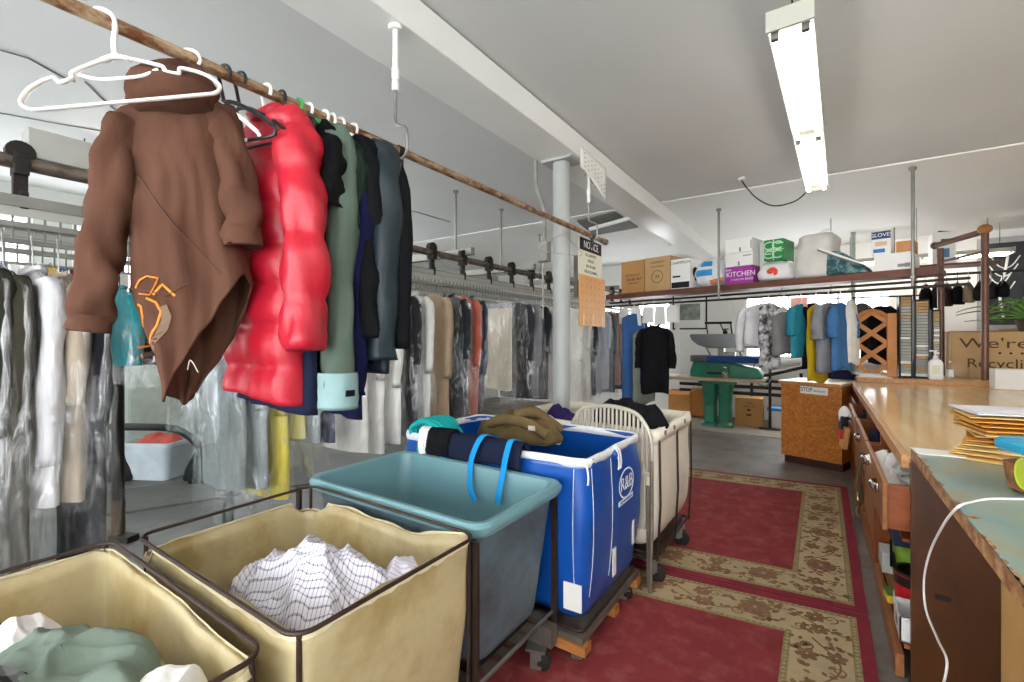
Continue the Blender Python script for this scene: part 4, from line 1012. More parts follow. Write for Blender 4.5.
# conduit and box by the column
r = thing('conduit', 'grey electrical conduit bending down the column to a junction box', 'conduit', (-1.83, 3.2, 2.2))
MB().tube(smooth_path([(-.06, -.06, .71), (-.06, -.06, .6), (-.05, -.06, .5), (.01, -.05, .3), (.01, -.05, .0)], 6), .016, 10).build('pipe', m_greymetal, r, True)
MB().box((.01, -.05, -.02), (.09, .07, .16)).build('junction_box', m_greymetal, r, bevel=.006)
MB().tube([(.0, -.05, -.1), (.0, -.05, -.55)], .006, 8).build('lower_pipe', m_steel, r, True)
# ---------------------------------------------------------------- garment conveyor
VX, PZ = -3.0, 2.29
r = thing('garment_conveyor', 'overhead garment conveyor with hook rails along the left of the shop', 'garment conveyor', (VX, 3.5, 0))
YA, YE = -3.2+.25-3.5, 8.9-3.5
MB().tube([(0, YA, PZ), (0, YE, PZ)], .032, 16).build('pipe_rail', m_brownpipe, r, True)
MB().tube([(-.9, YA, PZ), (-.9, YE, PZ)], .032, 16).build('pipe_rail', m_brownpipe, r, True)
m_rail = mat('aluminium rail', '#84847e', .4, .5, var=.1, scale=12); m_plate = mat('pale plate', '#a3a39c', .5, var=.06)
for X in (0, -.9):
    b = MB().bx(X-.02, X+.02, YA, YE, 2.09, 2.135); b.bx(X-.028, X+.028, YA, YE, 2.085, 2.09); b.build('track_beam', m_rail, r)
    MB().bx(X+.02, X+.026, YA, YE, 2.045, 2.125).build('slot_plate', m_plate, r)
    b = MB(); n = int((YE-YA)/.052)
    for i in range(n):
        y = YA+.052*(i+.5); b.bx(X-.005, X+.005, y-.004, y+.004, 1.94, 2.09)
    o = b.build('slot_pins', m_greymetal, r); o['kind'] = 'stuff'
    MB().bx(X-.012, X+.012, YA, YE, 1.925, 1.945).build('hook_rail', m_greymetal, r)
    MB().bx(X-.03, X+.03, YA, YE, 1.995, 2.02).build('mid_rail', m_greymetal, r)
for i in range(26):
    y = .479+.44*(i-7)-3.5
    if not (YA < y < YE): continue
    X = 0
    b = MB().box((X, y, PZ-.01), (.085, .05, .10)); b.cyl((X, y, PZ+.045), .05, .05, 18, 'X'); b.box((X, y, PZ-.10), (.03, .05, .14)); b.box((X+.018, y+.01, PZ-.17), (.02, .03, .08)); b.cyl((X+.03, y, PZ-.005), .03, .03, 14, 'X')
    b.build('trolley', m_blackmetal, r, bevel=.004)
for y in (-2.6, -.1, 1.15, 2.3, 3.6, 4.8, 6.2, 7.6):
    MB().bx(-1.0, .1, y-3.5-.03, y-3.5+.03, PZ+.045, PZ+.115).build('cross_beam', m_greymetal, r)
for (x, y) in ((-.3, 3.8), (-.3, 4.65), (-.3, 2.94), (-.6, 6.1), (-.3, 7.3)):
    MB().tube([(x, y-3.5, HC-.002), (x, y-3.5, PZ+.1)], .012, 8).cyl((x, y-3.5, HC-.012), .03, .02, 12).build('hanger_rod', m_steel, r, True)
MB().bx(-.10, .02, .50-3.5, .72-3.5, PZ+.034, PZ+.17).build('cover_box', m_plate, r, bevel=.006)
# coloured slot tags along the far hook rail
R = random.Random(5)
tc = ['#b23a34', '#2f7d62', '#e4e2dc', '#2b4a7d', '#d8d4ca', '#caa23c', '#e9e9e6', '#4a8a92', '#7b2e3a', '#dddddd']
tm = [mat('tag %d colour' % i, c, .6) for i, c in enumerate(tc)]
for i in range(72):
    y = -1.2+i*.05; x = -.87
    MB().bx(x, x+.012, y-3.5-.02, y-3.5+.02, 1.83, 1.925).build('slot_tag', R.choice(tm), r)
MB().box((.03, on_x(38, VX)-3.5, 2.112), (.004, .30, .05)).build('maker_plate', m_greymetal, r)
tl = mat('plate engraving', '#d8d8d2', .6)
# steel posts carrying the conveyor
for (px, py, lb, zt_) in ((118, 540, 'dark steel post with a flat foot standing by the hampers, left of the hoodie hem', 2.3),):
    x, y = on_z(px, py); p = thing('steel_post', lb, 'post', (x, y, 0))
    MB().tube([(0, 0, .03), (0, 0, 2.35)], .038, 16).build('shaft', m_blackmetal, p, True)
    MB().box((0, 0, .025), (.30, .09, .05), .35).build('foot', m_blackmetal, p, bevel=.006)
    MB().tube([(0, 0, .05), (0, 0, .30)], .043, 16).build('sleeve_collar', mat('brown tape', '#4a3526', .6), p, True)
    MB().tube([(0, 0, 2.3), (.45, .0, 2.33)], .02, 10).build('arm', m_blackmetal, p, True)
x, y = -3.45, 1.56
p = thing('steel_post', 'dark steel post behind the clear plastic bags, rising left of the teal tub', 'post', (x, y, 0))
MB().tube([(0, 0, .02), (0, 0, 2.28)], .035, 16).build('shaft', m_blackmetal, p, True); MB().box((0, 0, .02), (.2, .1, .04)).build('foot', m_blackmetal, p)
# ---------------------------------------------------------------- bagged clothes on the conveyor
CG = 'bagged clothes on the conveyor'
fcache = {}
def fab(c):
    if c not in fcache: fcache[c] = fabric('bagged cloth '+c, c, .08, .35)
    return fcache[c]
def bagged(name, label, y, X, col, z0, z1, w=.44, T=.04, seed=0, ang=0, kind='shirt', fm=None, sl=None, bag=True, zr=1.935, bagz=None, cat='bagged garment', cols=None):
    r = thing(name, label, cat, (X, y, zr), ang, CG)
    top = z0-zr; bot = z1-zr; m = col if not isinstance(col, str) else fab(col)
    if kind in ('shirt', 'coat', 'gown'):
        fl_ = 1.12 if kind == 'gown' else 1.0
        Lf = lambda z: -w/2*(1+(fl_-1)*min(1, (top-z))); Rf = lambda z: w/2*(1+(fl_-1)*min(1, (top-z)))
        panels(simple(w, top), Lf, Rf, lambda u: bot, lambda u: bot, T, 14, 20, .016, 3, seed).build('garment', m, r, 'all')
        e = bot+.12 if sl is None else sl-zr
        if sl is None: e = max(e, top-.60-.08*((seed*7) % 3))
        for s in (-1, 1):
            P = [(s*(w/2-.05), 0, top-.045), (s*(w/2-.005), -.005, top-.13), (s*(w/2+.004), -.012, lerp(top, e, .5)), (s*(w/2-.004), -.018, e)]
            sleeve(P, [(.03, .035), (.042, .042), (.040, .040), (.034, .036)], seed+s*3, .014, 12, 5).build('sleeve', m, r, 'all')
        if kind == 'shirt': MB().tube([(.06*math.cos(a), .03*math.sin(a), top+.006+.012*math.cos(a*2)) for a in [2*PI*i/14 for i in range(14)]], .014, 6, closed=True).build('collar', m, r, True)
    elif kind == 'folded':            # trousers or blanket folded over the hanger bar
        P = panels(lambda u: top-.10, lambda z: -w/2, lambda z: w/2, lambda u: bot, lambda u: bot+.05, T*.8, 12, 16, .012, 3, seed); P.build('folded_cloth', m, r, 'all')
    elif kind == 'empty': pass
    # wire hanger
    zc = top+.02; b = MB()
    b.tube(smooth_path([(.02, 0, .0), (.0, 0, .022), (-.02, 0, .004), (-.008, 0, -.05), (0, 0, zc)], 4), .0025, 6)
    b.tube(smooth_path([(-w/2+.02, 0, zc-.11), (0, 0, zc), (w/2-.02, 0, zc-.11)], 4), .0025, 6); b.tube([(w/2-.02, 0, zc-.11), (-w/2+.02, 0, zc-.11)], .0025, 6)
    b.build('wire_hanger', m_wire, r, True)
    if bag:
        bz = (bot-.04) if bagz is None else bagz-zr; wb = w+.11
        def zt(u): s = abs(2*u-1); return top+.05-.135*s**1.3
        c = panels(zt, lambda z: -wb/2*(1+.05*(top-z)), lambda z: wb/2*(1+.05*(top-z)), lambda u: bz+.03*math.sin(u*7+seed), lambda u: bz+.03*math.sin(u*5+seed), T*1.25+.02, 18, 26, .03, 4, seed+50, None, 0, 2.2, .6)
        c.build('plastic_cover', fm or m_film, r, 'all')
    return r
def cy(px, X): return on_x(px, X)
NX = VX+.22        # aisle-side edge of the row
ordn = ['first', 'second', 'third', 'fourth', 'fifth', 'sixth', 'seventh', 'eighth', 'ninth', 'tenth', 'eleventh', 'twelfth', 'thirteenth', 'fourteenth', 'fifteenth', 'sixteenth']
LX = -2.82
left = [
 (-14, '#33332a', 1.80, .30, 'coat', m_film, 'dark olive coat in clear plastic at the far left edge of the row', None),
 (6, '#3f3c33', 1.78, .42, 'coat', m_film, 'dark brown coat in clear plastic left of the white shirt', None),
 (36, '#d6d6da', 1.78, .80, 'shirt', m_film, 'white dress shirt in clear plastic hanging left of the post', .98),
 (62, '#b3a694', 1.76, .80, 'shirt', m_film, 'beige knit top in clear plastic just behind the white dress shirt', 1.22),
 (84, '#23252c', 1.72, .45, 'coat', m_film, 'navy black garment in shiny plastic beside the steel post', None),
]
for i, (px, c, z0, z1, kd, fm, lb, sl) in enumerate(left):
    bagged('bagged_'+kd, lb, cy(px, LX+.05), LX, c, z0, z1, .40, .045, 100+i, math.radians(8), kd, fm, sl, zr=1.935, bagz=None)
# middle run seen under the rail clothes
mid = [
 (214, None, 1.75, .8, 'empty', m_filmgrey, 'empty grey plastic bag hanging below the hoodie', .95),
 (242, '#8e9798', 1.75, .62, 'coat', m_filmgrey, 'grey garment in cloudy plastic below the red jacket', .47),
 (262, '#a7b0b4', 1.75, .6, 'gown', m_filmthick, 'silvery grey garment in crinkled shiny plastic, left of the yellow one', .45),
 (283, '#e3d24e', 1.78, .50, 'gown', m_film, 'bright yellow gown in clear plastic behind the teal tub', .46),
 (303, '#d9d08a', 1.78, .85, 'coat', m_film, 'pale yellow garment in clear plastic next to the bright yellow gown', .8),
 (318, '#9aa3ad', 1.76, .8, 'coat', m_filmthick, 'grey blue garment in clear plastic next to the pale yellow one', .6),
 (334, '#24264a', 1.78, .78, 'coat', m_film, 'navy garment in clear plastic under the royal navy top', .65),
]
for i, (px, c, z0, z1, kd, fm, lb, bz) in enumerate(mid):
    bagged('bagged_'+(kd if kd != 'empty' else 'cover'), lb, cy(px, NX+.02), VX+.02, c, z0, z1, .42, .05, 200+i, math.radians(5), kd, fm, None, bagz=bz)
run = [
 (366, '#e6e3de', 1.86, .66, 'gown', m_film, 'long white gown in clear plastic under the dark teal jacket'),
 (384, '#dedcd8', 1.86, .62, 'gown', m_film, 'long off white gown in clear plastic, second of the white gowns'),
 (402, '#e9e7e3', 1.87, .66, 'gown', m_film, 'long white robe in clear plastic right of the dark teal jacket'),
 (418, '#2a2a2e', 1.88, .68, 'coat', m_filmthick, 'black garment in glinting plastic between white robe and tan coat'),
 (432, '#dcdad6', 1.88, .75, 'shirt', m_film, 'white shirt in plastic just left of the tan coat'),
 (452, '#a8927a', 1.90, .62, 'coat', None, 'tan overcoat without plastic hanging in the conveyor row'),
 (468, '#30343a', 1.90, .7, 'shirt', m_filmthick, 'charcoal shirt in plastic right of the tan overcoat'),
 (480, '#b8604f', 1.90, .75, 'shirt', m_film, 'coral red patterned shirt in plastic, the only red in the row'),
 (487, '#2a3048', 1.90, .72, 'shirt', m_film, 'dark blue shirt in plastic right of the coral shirt'),
 (516, '#c9bda9', 1.92, .93, 'folded', m_film, 'cream blanket folded over a hanger in a large clear bag'),
 (533, '#3c3c42', 1.92, .8, 'coat', m_filmthick, 'black and white garment in crinkled plastic right of the cream blanket'),
 (541, '#8f949c', 1.92, .8, 'shirt', m_film, 'grey shirt in plastic, third left of the column'),
 (549, '#2a2c33', 1.92, .75, 'coat', m_film, 'dark coat in plastic, second left of the column'),
 (556, '#d7d6d2', 1.92, .7, 'gown', m_film, 'white garment in plastic just left of the column'),
 (583, '#dedbd4', 1.93, .62, 'gown', m_film, 'cream garment in plastic just right of the column'),
 (590, '#e2dfd8', 1.93, .62, 'gown', m_film, 'ivory garment in plastic, second right of the column'),
 (597, '#232327', 1.93, .65, 'coat', m_filmthick, 'black garment in plastic, third right of the column'),
 (604, '#a9adb4', 1.93, .66, 'shirt', m_film, 'light grey shirt in plastic, right of the black garment beyond the column'),
 (610, '#caced6', 1.93, .7, 'shirt', m_film, 'pale blue grey shirt in plastic beyond the column'),
 (616, '#6a6c70', 1.93, .62, 'coat', m_film, 'mid grey garment in plastic beyond the column, left of the peach one'),
 (622, '#cf9d86', 1.93, .72, 'shirt', m_film, 'peach patterned shirt in plastic beyond the column'),
 (628, '#26282d', 1.93, .62, 'coat', m_filmthick, 'black garment in plastic right of the peach shirt'),
 (633, '#d9d9d6', 1.93, .62, 'gown', m_film, 'white garment in plastic right of the last black one beyond the column'),
]
for i, (px, c, z0, z1, kd, fm, lb) in enumerate(run):
    wide = .62 if kd == 'folded' else .44
    bagged('bagged_'+{'folded': 'blanket'}.get(kd, kd) if fm else 'tan_overcoat', lb, cy(px, NX+.02), VX, c, z0, z1, wide, .05 if i < 14 else .055, 300+i, math.radians(-26 if kd == 'folded' else 4-(i % 3)*4), kd, fm, None, bag=fm is not None, bagz=.78 if kd == 'folded' else None)
# a second, farther strand seen through the gap
for i, (px, c, lb) in enumerate(((128, '#1b8a92', 'teal garment in plastic seen behind the post, left of the hoodie'), (150, '#1d1e22', 'black garment behind the hoodie print on the far conveyor strand'), (60, '#4c4f50', 'grey garment on the far conveyor strand behind the white shirt'), (20, '#4a3a36', 'brown garment on the far conveyor strand at the left'))):
    bagged('bagged_shirt', lb, cy(px, -3.7), -3.9, c, 1.82, 1.32 if i < 2 else 1.0, .42, .06, 400+i, .3, 'shirt', m_film, 1.4, bagz=1.2 if i < 2 else .9)
# ---------------------------------------------------------------- high shelf at the back
S0 = (-2.6, 6.57); SA = math.atan2(5.70-6.57, .614+2.6)
def shp(px, py): return on_plane(px, py, S0, SA)
ZS = 2.155      # top of the board
r = thing('high_shelf', 'long reddish shelf hung from the ceiling, loaded with boxes and bags', 'shelf', (S0[0], S0[1], 0), SA)
SE = shp(939, 270)[0]
MB().bx(-.12, SE, 0, .46, ZS-.055, ZS).build('board', m_shelfwood, r, bevel=.004)
MB().bx(-.12, SE, -.022, 0, ZS-.075, ZS-.005).build('front_lip', m_shelfwood, r)
for z, yy, x0 in ((2.03, .05, -.1), (1.965, -.10, -.1)):
    MB().tube([(x0, yy, z), (SE+.2, yy, z)], .013, 10).build('clothes_rod', m_darkmetal, r, True)
for px in (721, 914):
    s = shp(px, 280)[0]
    MB().tube([(s, -.06, 1.98), (s, -.06, HC-.014)], .014, 10).cyl((s, -.06, HC-.03), .03, .02, 12).build('hanger_pipe', m_steel, r, True)
    MB().box((s, -.02, ZS-.09), (.03, .12, .02)).build('bracket', m_steel, r)
for px in (640, 680, 780, 850):
    s = shp(px, 290)[0]
    MB().tube(smooth_path([(s, .05, ZS-.055), (s, .05, 2.03), (s, .0, 2.0), (s, -.10, 1.965)], 4), .005, 6).build('rod_hook', m_steel, r, True)
def sbox(name, label, cat, x0, x1, yt, yb, d, m, dep=.03, group=None, z=None, rz=0, extra=None, bev=.004):
    s0, zt = shp(x0, yt); s1, _ = shp(x1, yt); zz0 = ZS if z is None else z
    h = shp((x0+x1)/2, yt)[1]-(shp((x0+x1)/2, yb)[1]) if z is None else None
    h = shp((x0+x1)/2, yt)[1]-zz0
    c = Vector(((s0+s1)/2, dep+d/2, 0)); R_ = Matrix.Rotation(SA, 3, 'Z'); p = R_ @ c
    o = thing(name, label, cat, (S0[0]+p.x, S0[1]+p.y, zz0+.001), SA+rz, group)
    W = abs(s1-s0)-.004
    return o, W, d, h
def carton(name, label, x0, x1, yt, yb, d, m, dep=.03, z=None, rz=0, tape=True, group=None, cat='box'):
    o, W, D, h = sbox(name, label, cat, x0, x1, yt, yb, d, m, dep, group, z, rz)
    MB().box((0, 0, h/2), (W, D, h)).build('carton', m, o, bevel=.004)
    for s in (-1, 1): MB().box((0, s*D/4, h+.0015), (W-.004, D/2-.006, .003)).build('flap', m, o)
    if tape: MB().box((0, 0, h+.004), (W*.98, .045, .001)).build('tape', m_tape, o)
    return o, W, D, h
o, W, D, h = carton('cardboard_box', 'brown cardboard box at the left end of the high shelf', 620, 643, 261, 293, .40, m_card)
text('lettering', 'DETERGENT', .045, (0, -D/2-.001, h*.55), FACE_NY, m_inkbrown, o); text('lettering', '60 LBS NET', .05, (.03, -D/2-.001, h*.42), FACE_NY, m_ink, o); text('lettering', 'PRODUCT', .035, (.02, -D/2-.001, h*.30), FACE_NY, m_inkbrown, o)
o, W, D, h = carton('cardboard_box', 'brown cardboard box with a circle mark, second from left on the high shelf', 643.5, 669, 257, 291, .42, m_card2)
text('lettering', 'LAUNDRY', .05, (0, -D/2-.001, h*.85), FACE_NY, m_inkbrown, o); text('lettering', 'CONTAINS', .04, (0.0, -D/2-.001, h*.72), FACE_NY, m_inkbrown, o); text('lettering', '24', .07, (0, -D/2-.001, h*.42), FACE_NY, m_inkbrown, o)
ring_ = [[((.085+q)*math.cos(t), -D/2-.001, h*.42+(.085+q)*math.sin(t)) for t in [2*PI*i/28 for i in range(28)]] for q in (-.004, .004)]
MB().loft(ring_, True).build('circle_mark', m_inkbrown, o, solid=.001)
o, W, D, h = carton('printed_box', 'white printed box with a black picture on its side, on the high shelf', 669.5, 689, 259, 289, .38, m_white, tape=False)
text('lettering', 'CHAMPION', .055, (0, -D/2-.001, h*.88), FACE_NY, m_ink, o)
MB().box((0, -D/2-.0012, h*.13), (W*.92, .001, h*.20)).box((-W*.2, -D/2-.0012, h*.42), (W*.4, .001, h*.06)).build('printed_band', m_ink, o)
b = MB(); b.box((W/2+.0012, .0, h*.45), (.001, .14, h*.35)).cyl((W/2+.002, -.05, h*.55), .07, .002, 18, 'X'); b.build('side_picture', m_ink, o)
# clear plastic bag with a blue print
def sack(name, label, x0, x1, yt, yb, d, m, seed, dep=.04, z=None, lumps=.05, cat='bag'):
    o, W, D, h = sbox(name, label, cat, x0, x1, yt, yb, d, m, dep, None, z)
    lp = []
    for i in range(19):
        t = i/18; k = curve([(0, .72), (.12, 1.0), (.45, 1.02), (.75, .85), (.92, .5), (1, .16)], t); L = []
        for j in range(32):
            a = 2*PI*j/32; q = 1+lumps*3*nz(math.cos(a)*2+seed, math.sin(a)*2, t*3)+lumps*nz(math.cos(a)*6, math.sin(a)*6+seed, t*9)
            ex = abs(math.cos(a))**.7*(1 if math.cos(a) > 0 else -1); ey = abs(math.sin(a))**.7*(1 if math.sin(a) > 0 else -1)
            L.append((W/2*k*q*ex, D/2*k*q*ey, h*t+.004+.012*nz(a, t*4, seed)))
        lp.append(L)
    MB().loft(lp, True, True, True).build('bag_body', m, o, 'all')
    return o, W, D, h, lp
m_sackclear = mat('crinkled white plastic', '#e2e6ea', .25, var=.08, scale=12, bump=.7, bscale=14, spec=.7)
o, W, D, h, lp = sack('plastic_bag', 'crinkled white plastic bag with blue print and an orange strip', 690, 722, 256, 289, .36, m_sackclear, 3)
m_bluep = mat('blue print', '#2f8fd0', .4); m_orangep = mat('orange plastic', '#d9783a', .5)
def patch(par, lp, cols, rows, m, nm, off=1.015):
    b = MB(); b.loft([[(lp[i][j][0]*off, lp[i][j][1]*off-.004, lp[i][j][2]) for j in cols] for i in rows], False); b.build(nm, m, par, 'all')
patch(o, lp, range(21, 26), range(6, 11), m_bluep, 'blue_print'); patch(o, lp, range(22, 26), range(12, 16), m_bluep, 'blue_print')
MB().box((W*.30, -D/2-.01, .06), (.16, .02, .05), 0, 0, -.15).build('orange_strip', m_orangep, o)
# white stacked boxes, purple carton on the bottom
m_purpleb = mat('purple carton', '#9b2c98', .5, var=.04)
o, W, D, h = carton('kitchen_box', 'purple box lettered KITCHEN under two white boxes', 724, 752, 266.5, 283, .36, m_purpleb, tape=False)
text('lettering', 'KITCHEN', .085, (.02, -D/2-.001, h*.56), FACE_NY, m_paper, o, sx=.95); text('lettering', '13 GALLON', .03, (-.02, -D/2-.001, h*.25), FACE_NY, m_paper, o); text('lettering', 'BAGS', .04, (.12, -D/2-.001, h*.25), FACE_NY, m_paper, o); text('lettering', 'Best', .04, (-W*.38, -D/2-.001, h*.85), FACE_NY, m_paper, o)
zk = o.location.z+h+.006
o, W, D, h = carton('white_box', 'white cardboard box resting directly on the purple KITCHEN box', 724, 752, 252.5, 266, .36, m_white, z=zk, tape=False)
MB().box((.0, -D/2-.001, h*.2), (.02, .001, .05)).box((W*.3, -D/2-.001, h*.75), (W*.3, .001, .012)).build('box_print', m_ink2, o)
zk += h+.006
o, W, D, h = carton('white_box', 'topmost white cardboard box of the stack above the purple box', 724, 751, 238.5, 252, .36, m_white, z=zk, tape=False)
MB().box((0.02, -D/2-.001, h*.2), (.02, .001, .05)).box((W*.47, -D/2-.001, h*.5), (.012, .001, h*.6)).build('box_print', m_ink2, o)
o, W, D, h = carton('white_box', 'white box behind the purple box stack, beside the green carton', 752.5, 763, 240, 281, .2, m_white, dep=.2, tape=False)
o, W, D, h, lp = sack('grocery_bag', 'white shopping bag with a red mark under the green carton', 753, 789, 259, 281, .34, mat('white bag', '#e9e6e4', .4, var=.05, bump=.6, bscale=14), 8, lumps=.03)
for Lp in lp[-3:]: pass
MB().tube(smooth_path([(-W*.12, -D*.52, h*.42), (0, -D*.535, h*.55), (W*.1, -D*.53, h*.50), (W*.14, -D*.53, h*.36), (W*.06, -D*.53, h*.30)], 4), .018, 8, flat=.3, up=(0, 0, 1)).tube(smooth_path([(-W*.12, -D*.52, h*.42), (-W*.02, -D*.53, h*.38), (W*.08, -D*.53, h*.5)], 4), .014, 8, flat=.3, up=(0, 0, 1)).build('red_mark', mat('red mark', '#d8432f', .6), o, True)
zk = o.location.z+h+.0
m_greenc = mat('green carton', '#1f8a43', .5, var=.05)
o, W, D, h = carton('green_carton', 'green printed carton sitting on the white shopping bag', 762, 782, 239, 260, .34, m_greenc, z=zk-.01, dep=.05, tape=False)
b = MB()
for i in (-1, 1):
    for j in (.28, .72): b.tube([(i*W*.22+.055*math.cos(t), -D/2-.001, h*j+.04*math.sin(t)) for t in [PI*q/8 for q in range(2, 15)]], .008, 5)
b.box((0, -D/2-.001, h/2), (.012, .001, h)); b.box((0, -D/2-.001, h/2), (W, .001, .01)); b.box((-W*.3, -D/2-.001, h*.32), (.08, .001, .012)); b.box((W*.3, -D/2-.001, h*.8), (.08, .001, .012))
b.build('carton_print', mat('pale green print', '#bfe0bf', .5), o)
# big pale foam bundle
o, W, D, h, lp = sack('foam_bundle', 'large pale grey bundle wrapped in cloudy plastic, tallest item on the shelf', 789, 829, 233, 283, .42, m_wall, 14, lumps=.02)
for c in list(o.children): bpy.data.objects.remove(c)
lp = []
for i in range(17):
    t = i/16; L = []
    for (x, y) in rrect(-W/2, W/2, -D/2, D/2, .11, 6, 5):
        k = 1-.10*t+.03*math.sin(t*PI)-(.16 if t > .97 else 0)-(.08 if t < .03 else 0)
        L.append((x*k+.04*t+.012*nz(x*9, y*9, t*6), y*k+.02*nz(x*7, t*7, y*7), h*t+.02*nz(x*5, y*5, t)))
    lp.append(L)
MB().loft(lp, True, True, True).build('foam_block', mat('cloudy foam', '#cfccc6', .5, var=.07, scale=6, bump=.4, bscale=12), o, 'all')
MB().tube(smooth_path([(.02, 0, h+.0), (.06, .0, h+.05), (.12, 0, h+.055), (.16, 0, h+.0)], 4), .008, 6).build('knot', m_wall, o, True)
# teal patterned roll with papers leaning on it
s0, _ = shp(824, 278); s1, _ = shp(868, 275)
R_ = Matrix.Rotation(SA, 3, 'Z')
def sp(s, d, z): p = R_ @ Vector((s, d, 0)); return (S0[0]+p.x, S0[1]+p.y, z)
o = thing('patterned_bolster', 'teal patterned fabric roll under a leaning sheaf of papers', 'bolster', sp((s0+s1)/2, .2, ZS), SA)
W = s1-s0
m_pat = mat('teal pattern fabric', '#2d5258', .85, var=.3, scale=22, dirt='#8fb3b3', dscale=16, damt=.42)
MB().prism([(-W/2, .004), (W/2, .004), (W/2-.05, .07), (-W/2+.1, .27), (-W/2+.01, .25)], -.16, .17).build('roll', m_pat, o, bevel=.03)
o2 = thing('paper_sheaf', 'sheaf of white papers and cardboard sloping over the teal patterned roll', 'papers', sp((s0+s1)/2-.03, .2, ZS), SA)
MB().prism([(-W/2-.03, .285), (-W/2-.02, .31), (W/2+.08, .045), (W/2+.08, .02), (W/2-.03, .09)], -.17, .18).build('sheets', m_paper, o2)
MB().prism([(-W/2-.04, .295), (-W/2-.035, .275), (W/2-.04, .075), (W/2-.06, .10)], -.18, .185).build('board_sheet', mat('grey board', '#6c6a63', .7), o2)
o, W, D, h = carton('white_flat_box', 'wide flat white box on the right end of the high shelf', 873, 912, 253, 270, .38, m_white, tape=False)
MB().box((W*.25, -D/2-.001, h*.25), (.07, .001, .03)).box((W*.38, -D/2-.001, h*.25), (.04, .001, .04)).build('box_print', m_ink2, o)
zk = o.location.z+h+.005
o, W, D, h = carton('blue_white_box', 'blue and white product box standing on the flat white box', 869.5, 890, 230, 254, .10, m_white, z=zk, dep=.06, tape=False)
MB().box((0, -D/2-.001, h*.82), (W*.98, .001, h*.32)).build('blue_band', mat('navy print', '#22406e', .5), o)
MB().box((-W*.1, -D/2-.0012, h*.16), (W*.6, .001, h*.16)).build('blue_patch', mat('blue print two', '#3f6fb5', .5), o)
MB().box((0, -D/2-.0012, h*.45), (W*.6, .001, h*.18)).build('hand_picture', mat('skin tone print', '#d9b59b', .6), o)
text('lettering', 'GLOVES', .05, (0, -D/2-.0022, h*.82), FACE_NY, m_paper, o)
o, W, D, h = carton('small_brown_box', 'small brown box beside the blue and white box', 894, 913, 240, 253, .2, m_card3, z=zk, dep=.08, tape=False)
MB().box((.02, -D/2-.001, h*.5), (W*.5, .001, h*.5)).build('label_patch', mat('pink label', '#c98a72', .6), o)
WY = 8.55; xa, zb_ = on_y(930, 266, WY); xb, zt_ = on_y(953, 233, WY); W = xb-xa; h = zt_-zb_; D = .3
rk = thing('hung_shelf', 'small hung shelf at the back right carrying the white carton', 'shelf', ((xa+xb)/2, WY, zb_-.03))
MB().bx(-.6, .55, -.2, .2, -.0, .028).build('board', m_shelfwood, rk)
for s_ in (-.5, .45): MB().tube([(s_, 0, .028), (s_, 0, HC-.013-zb_+.03)], .008, 8).build('hanger_rod', m_steel, rk, True)
o = thing('white_carton', 'white carton with a black hand hole, on the small hung shelf', 'box', ((xa+xb)/2, WY-.03, zb_))
MB().box((0, 0, h/2), (W, D, h)).build('carton', m_white, o, bevel=.004)
MB().box((0.02, -D/2-.001, h*.72), (W*.45, .001, h*.10)).build('hand_hole', m_ink, o)
MB().box((-W*.05, -D/2-.0012, h*.33), (W*.55, .001, h*.28)).build('blue_label', mat('steel blue label', '#4f7fa8', .6), o)
MB().box((W*.12, .0, h+.015), (W*.6, .1, .02), .0, .0, .15).build('flap', m_ink, o)
# ---------------------------------------------------------------- clothes hanging from the shelf rods
def rodp(px, dep=-.10): s = shp(px, 295)[0]; return sp(s, dep, 1.965)
DG = 'clothes hanging from the shelf rods'
def rod_garment(name, label, px, w, yt, yb, col, ang, seed, sl=None, T=.045, cat='shirt', dep=-.10, hangm=None, collar=False, pos=None):
    x, y, z = pos or rodp(px, dep); d = -ST*x+CT*y
    z0 = CAMH+(HORIZ-yt)/FPX*d; z1 = CAMH+(HORIZ-yb)/FPX*d
    r = thing(name, label, cat, (x, y, z), ang, DG); top = z0-z; bot = z1-z; m = fab(col) if isinstance(col, str) else col
    panels(simple(w, top, .06), lambda q: -w/2, lambda q: w/2, lambda u: bot+.02*math.sin(u*6+seed), lambda u: bot, T, 12, 16, .018, 3, seed).build('body', m, r, 'all', solid=.003)
    if sl:
        e = CAMH+(HORIZ-sl)/FPX*d-z
        for s in (-1, 1): sleeve([(s*(w/2-.05), 0, top-.05), (s*(w/2+.01), -.01, top-.13), (s*(w/2+.03), -.02, lerp(top-.1, e, .6)), (s*(w/2+.03), -.02, e)], [(.03, .035), (.044, .048), (.046, .05), (.044, .048)], seed+s, .018, 12, 5).build('sleeve', m, r, 'all')
    if collar: MB().tube([(.06*math.cos(a), .035*math.sin(a), top+.0+.012*math.cos(a*2)) for a in [2*PI*i/14 for i in range(14)]], .014, 6, closed=True).build('collar', m, r, True)
    b = MB(); zc = top+.015
    b.tube(smooth_path([(.018, 0, .0), (.0, 0, .02), (-.018, 0, .004), (-.006, 0, (zc)*.5), (0, 0, zc)], 4), .004, 6); b.tube([(-w/2+.03, 0, zc-.075), (0, 0, zc), (w/2-.03, 0, zc-.075)], .005, 6)
    b.build('hanger', hangm or m_plastic_w, r, True)
    return r
rod_garment('blue_denim_garment', 'blue denim garment in plastic at the far end of the conveyor, left of black coat', 640, .42, 314, 404, '#3f679f', .9, 1, None, .06, 'garment', -.12)
rod_garment('grey_trousers', 'grey green trousers hanging just left of the black coat', 649, .36, 330, 402, '#8b9183', .9, 2, None, .05, 'trousers', -.12)
rod_garment('blue_shirt', 'bright blue shirt tucked behind the black coat', 655, .40, 326, 383, '#3a6ab2', .9, 3, None, .05, 'shirt', -.06)
rod_garment('black_coat', 'black short sleeved coat hanging open in front of the press', 667, .36, 326, 393, '#19181b', .25, 4, 368, .07, 'coat', -.30, None, True)
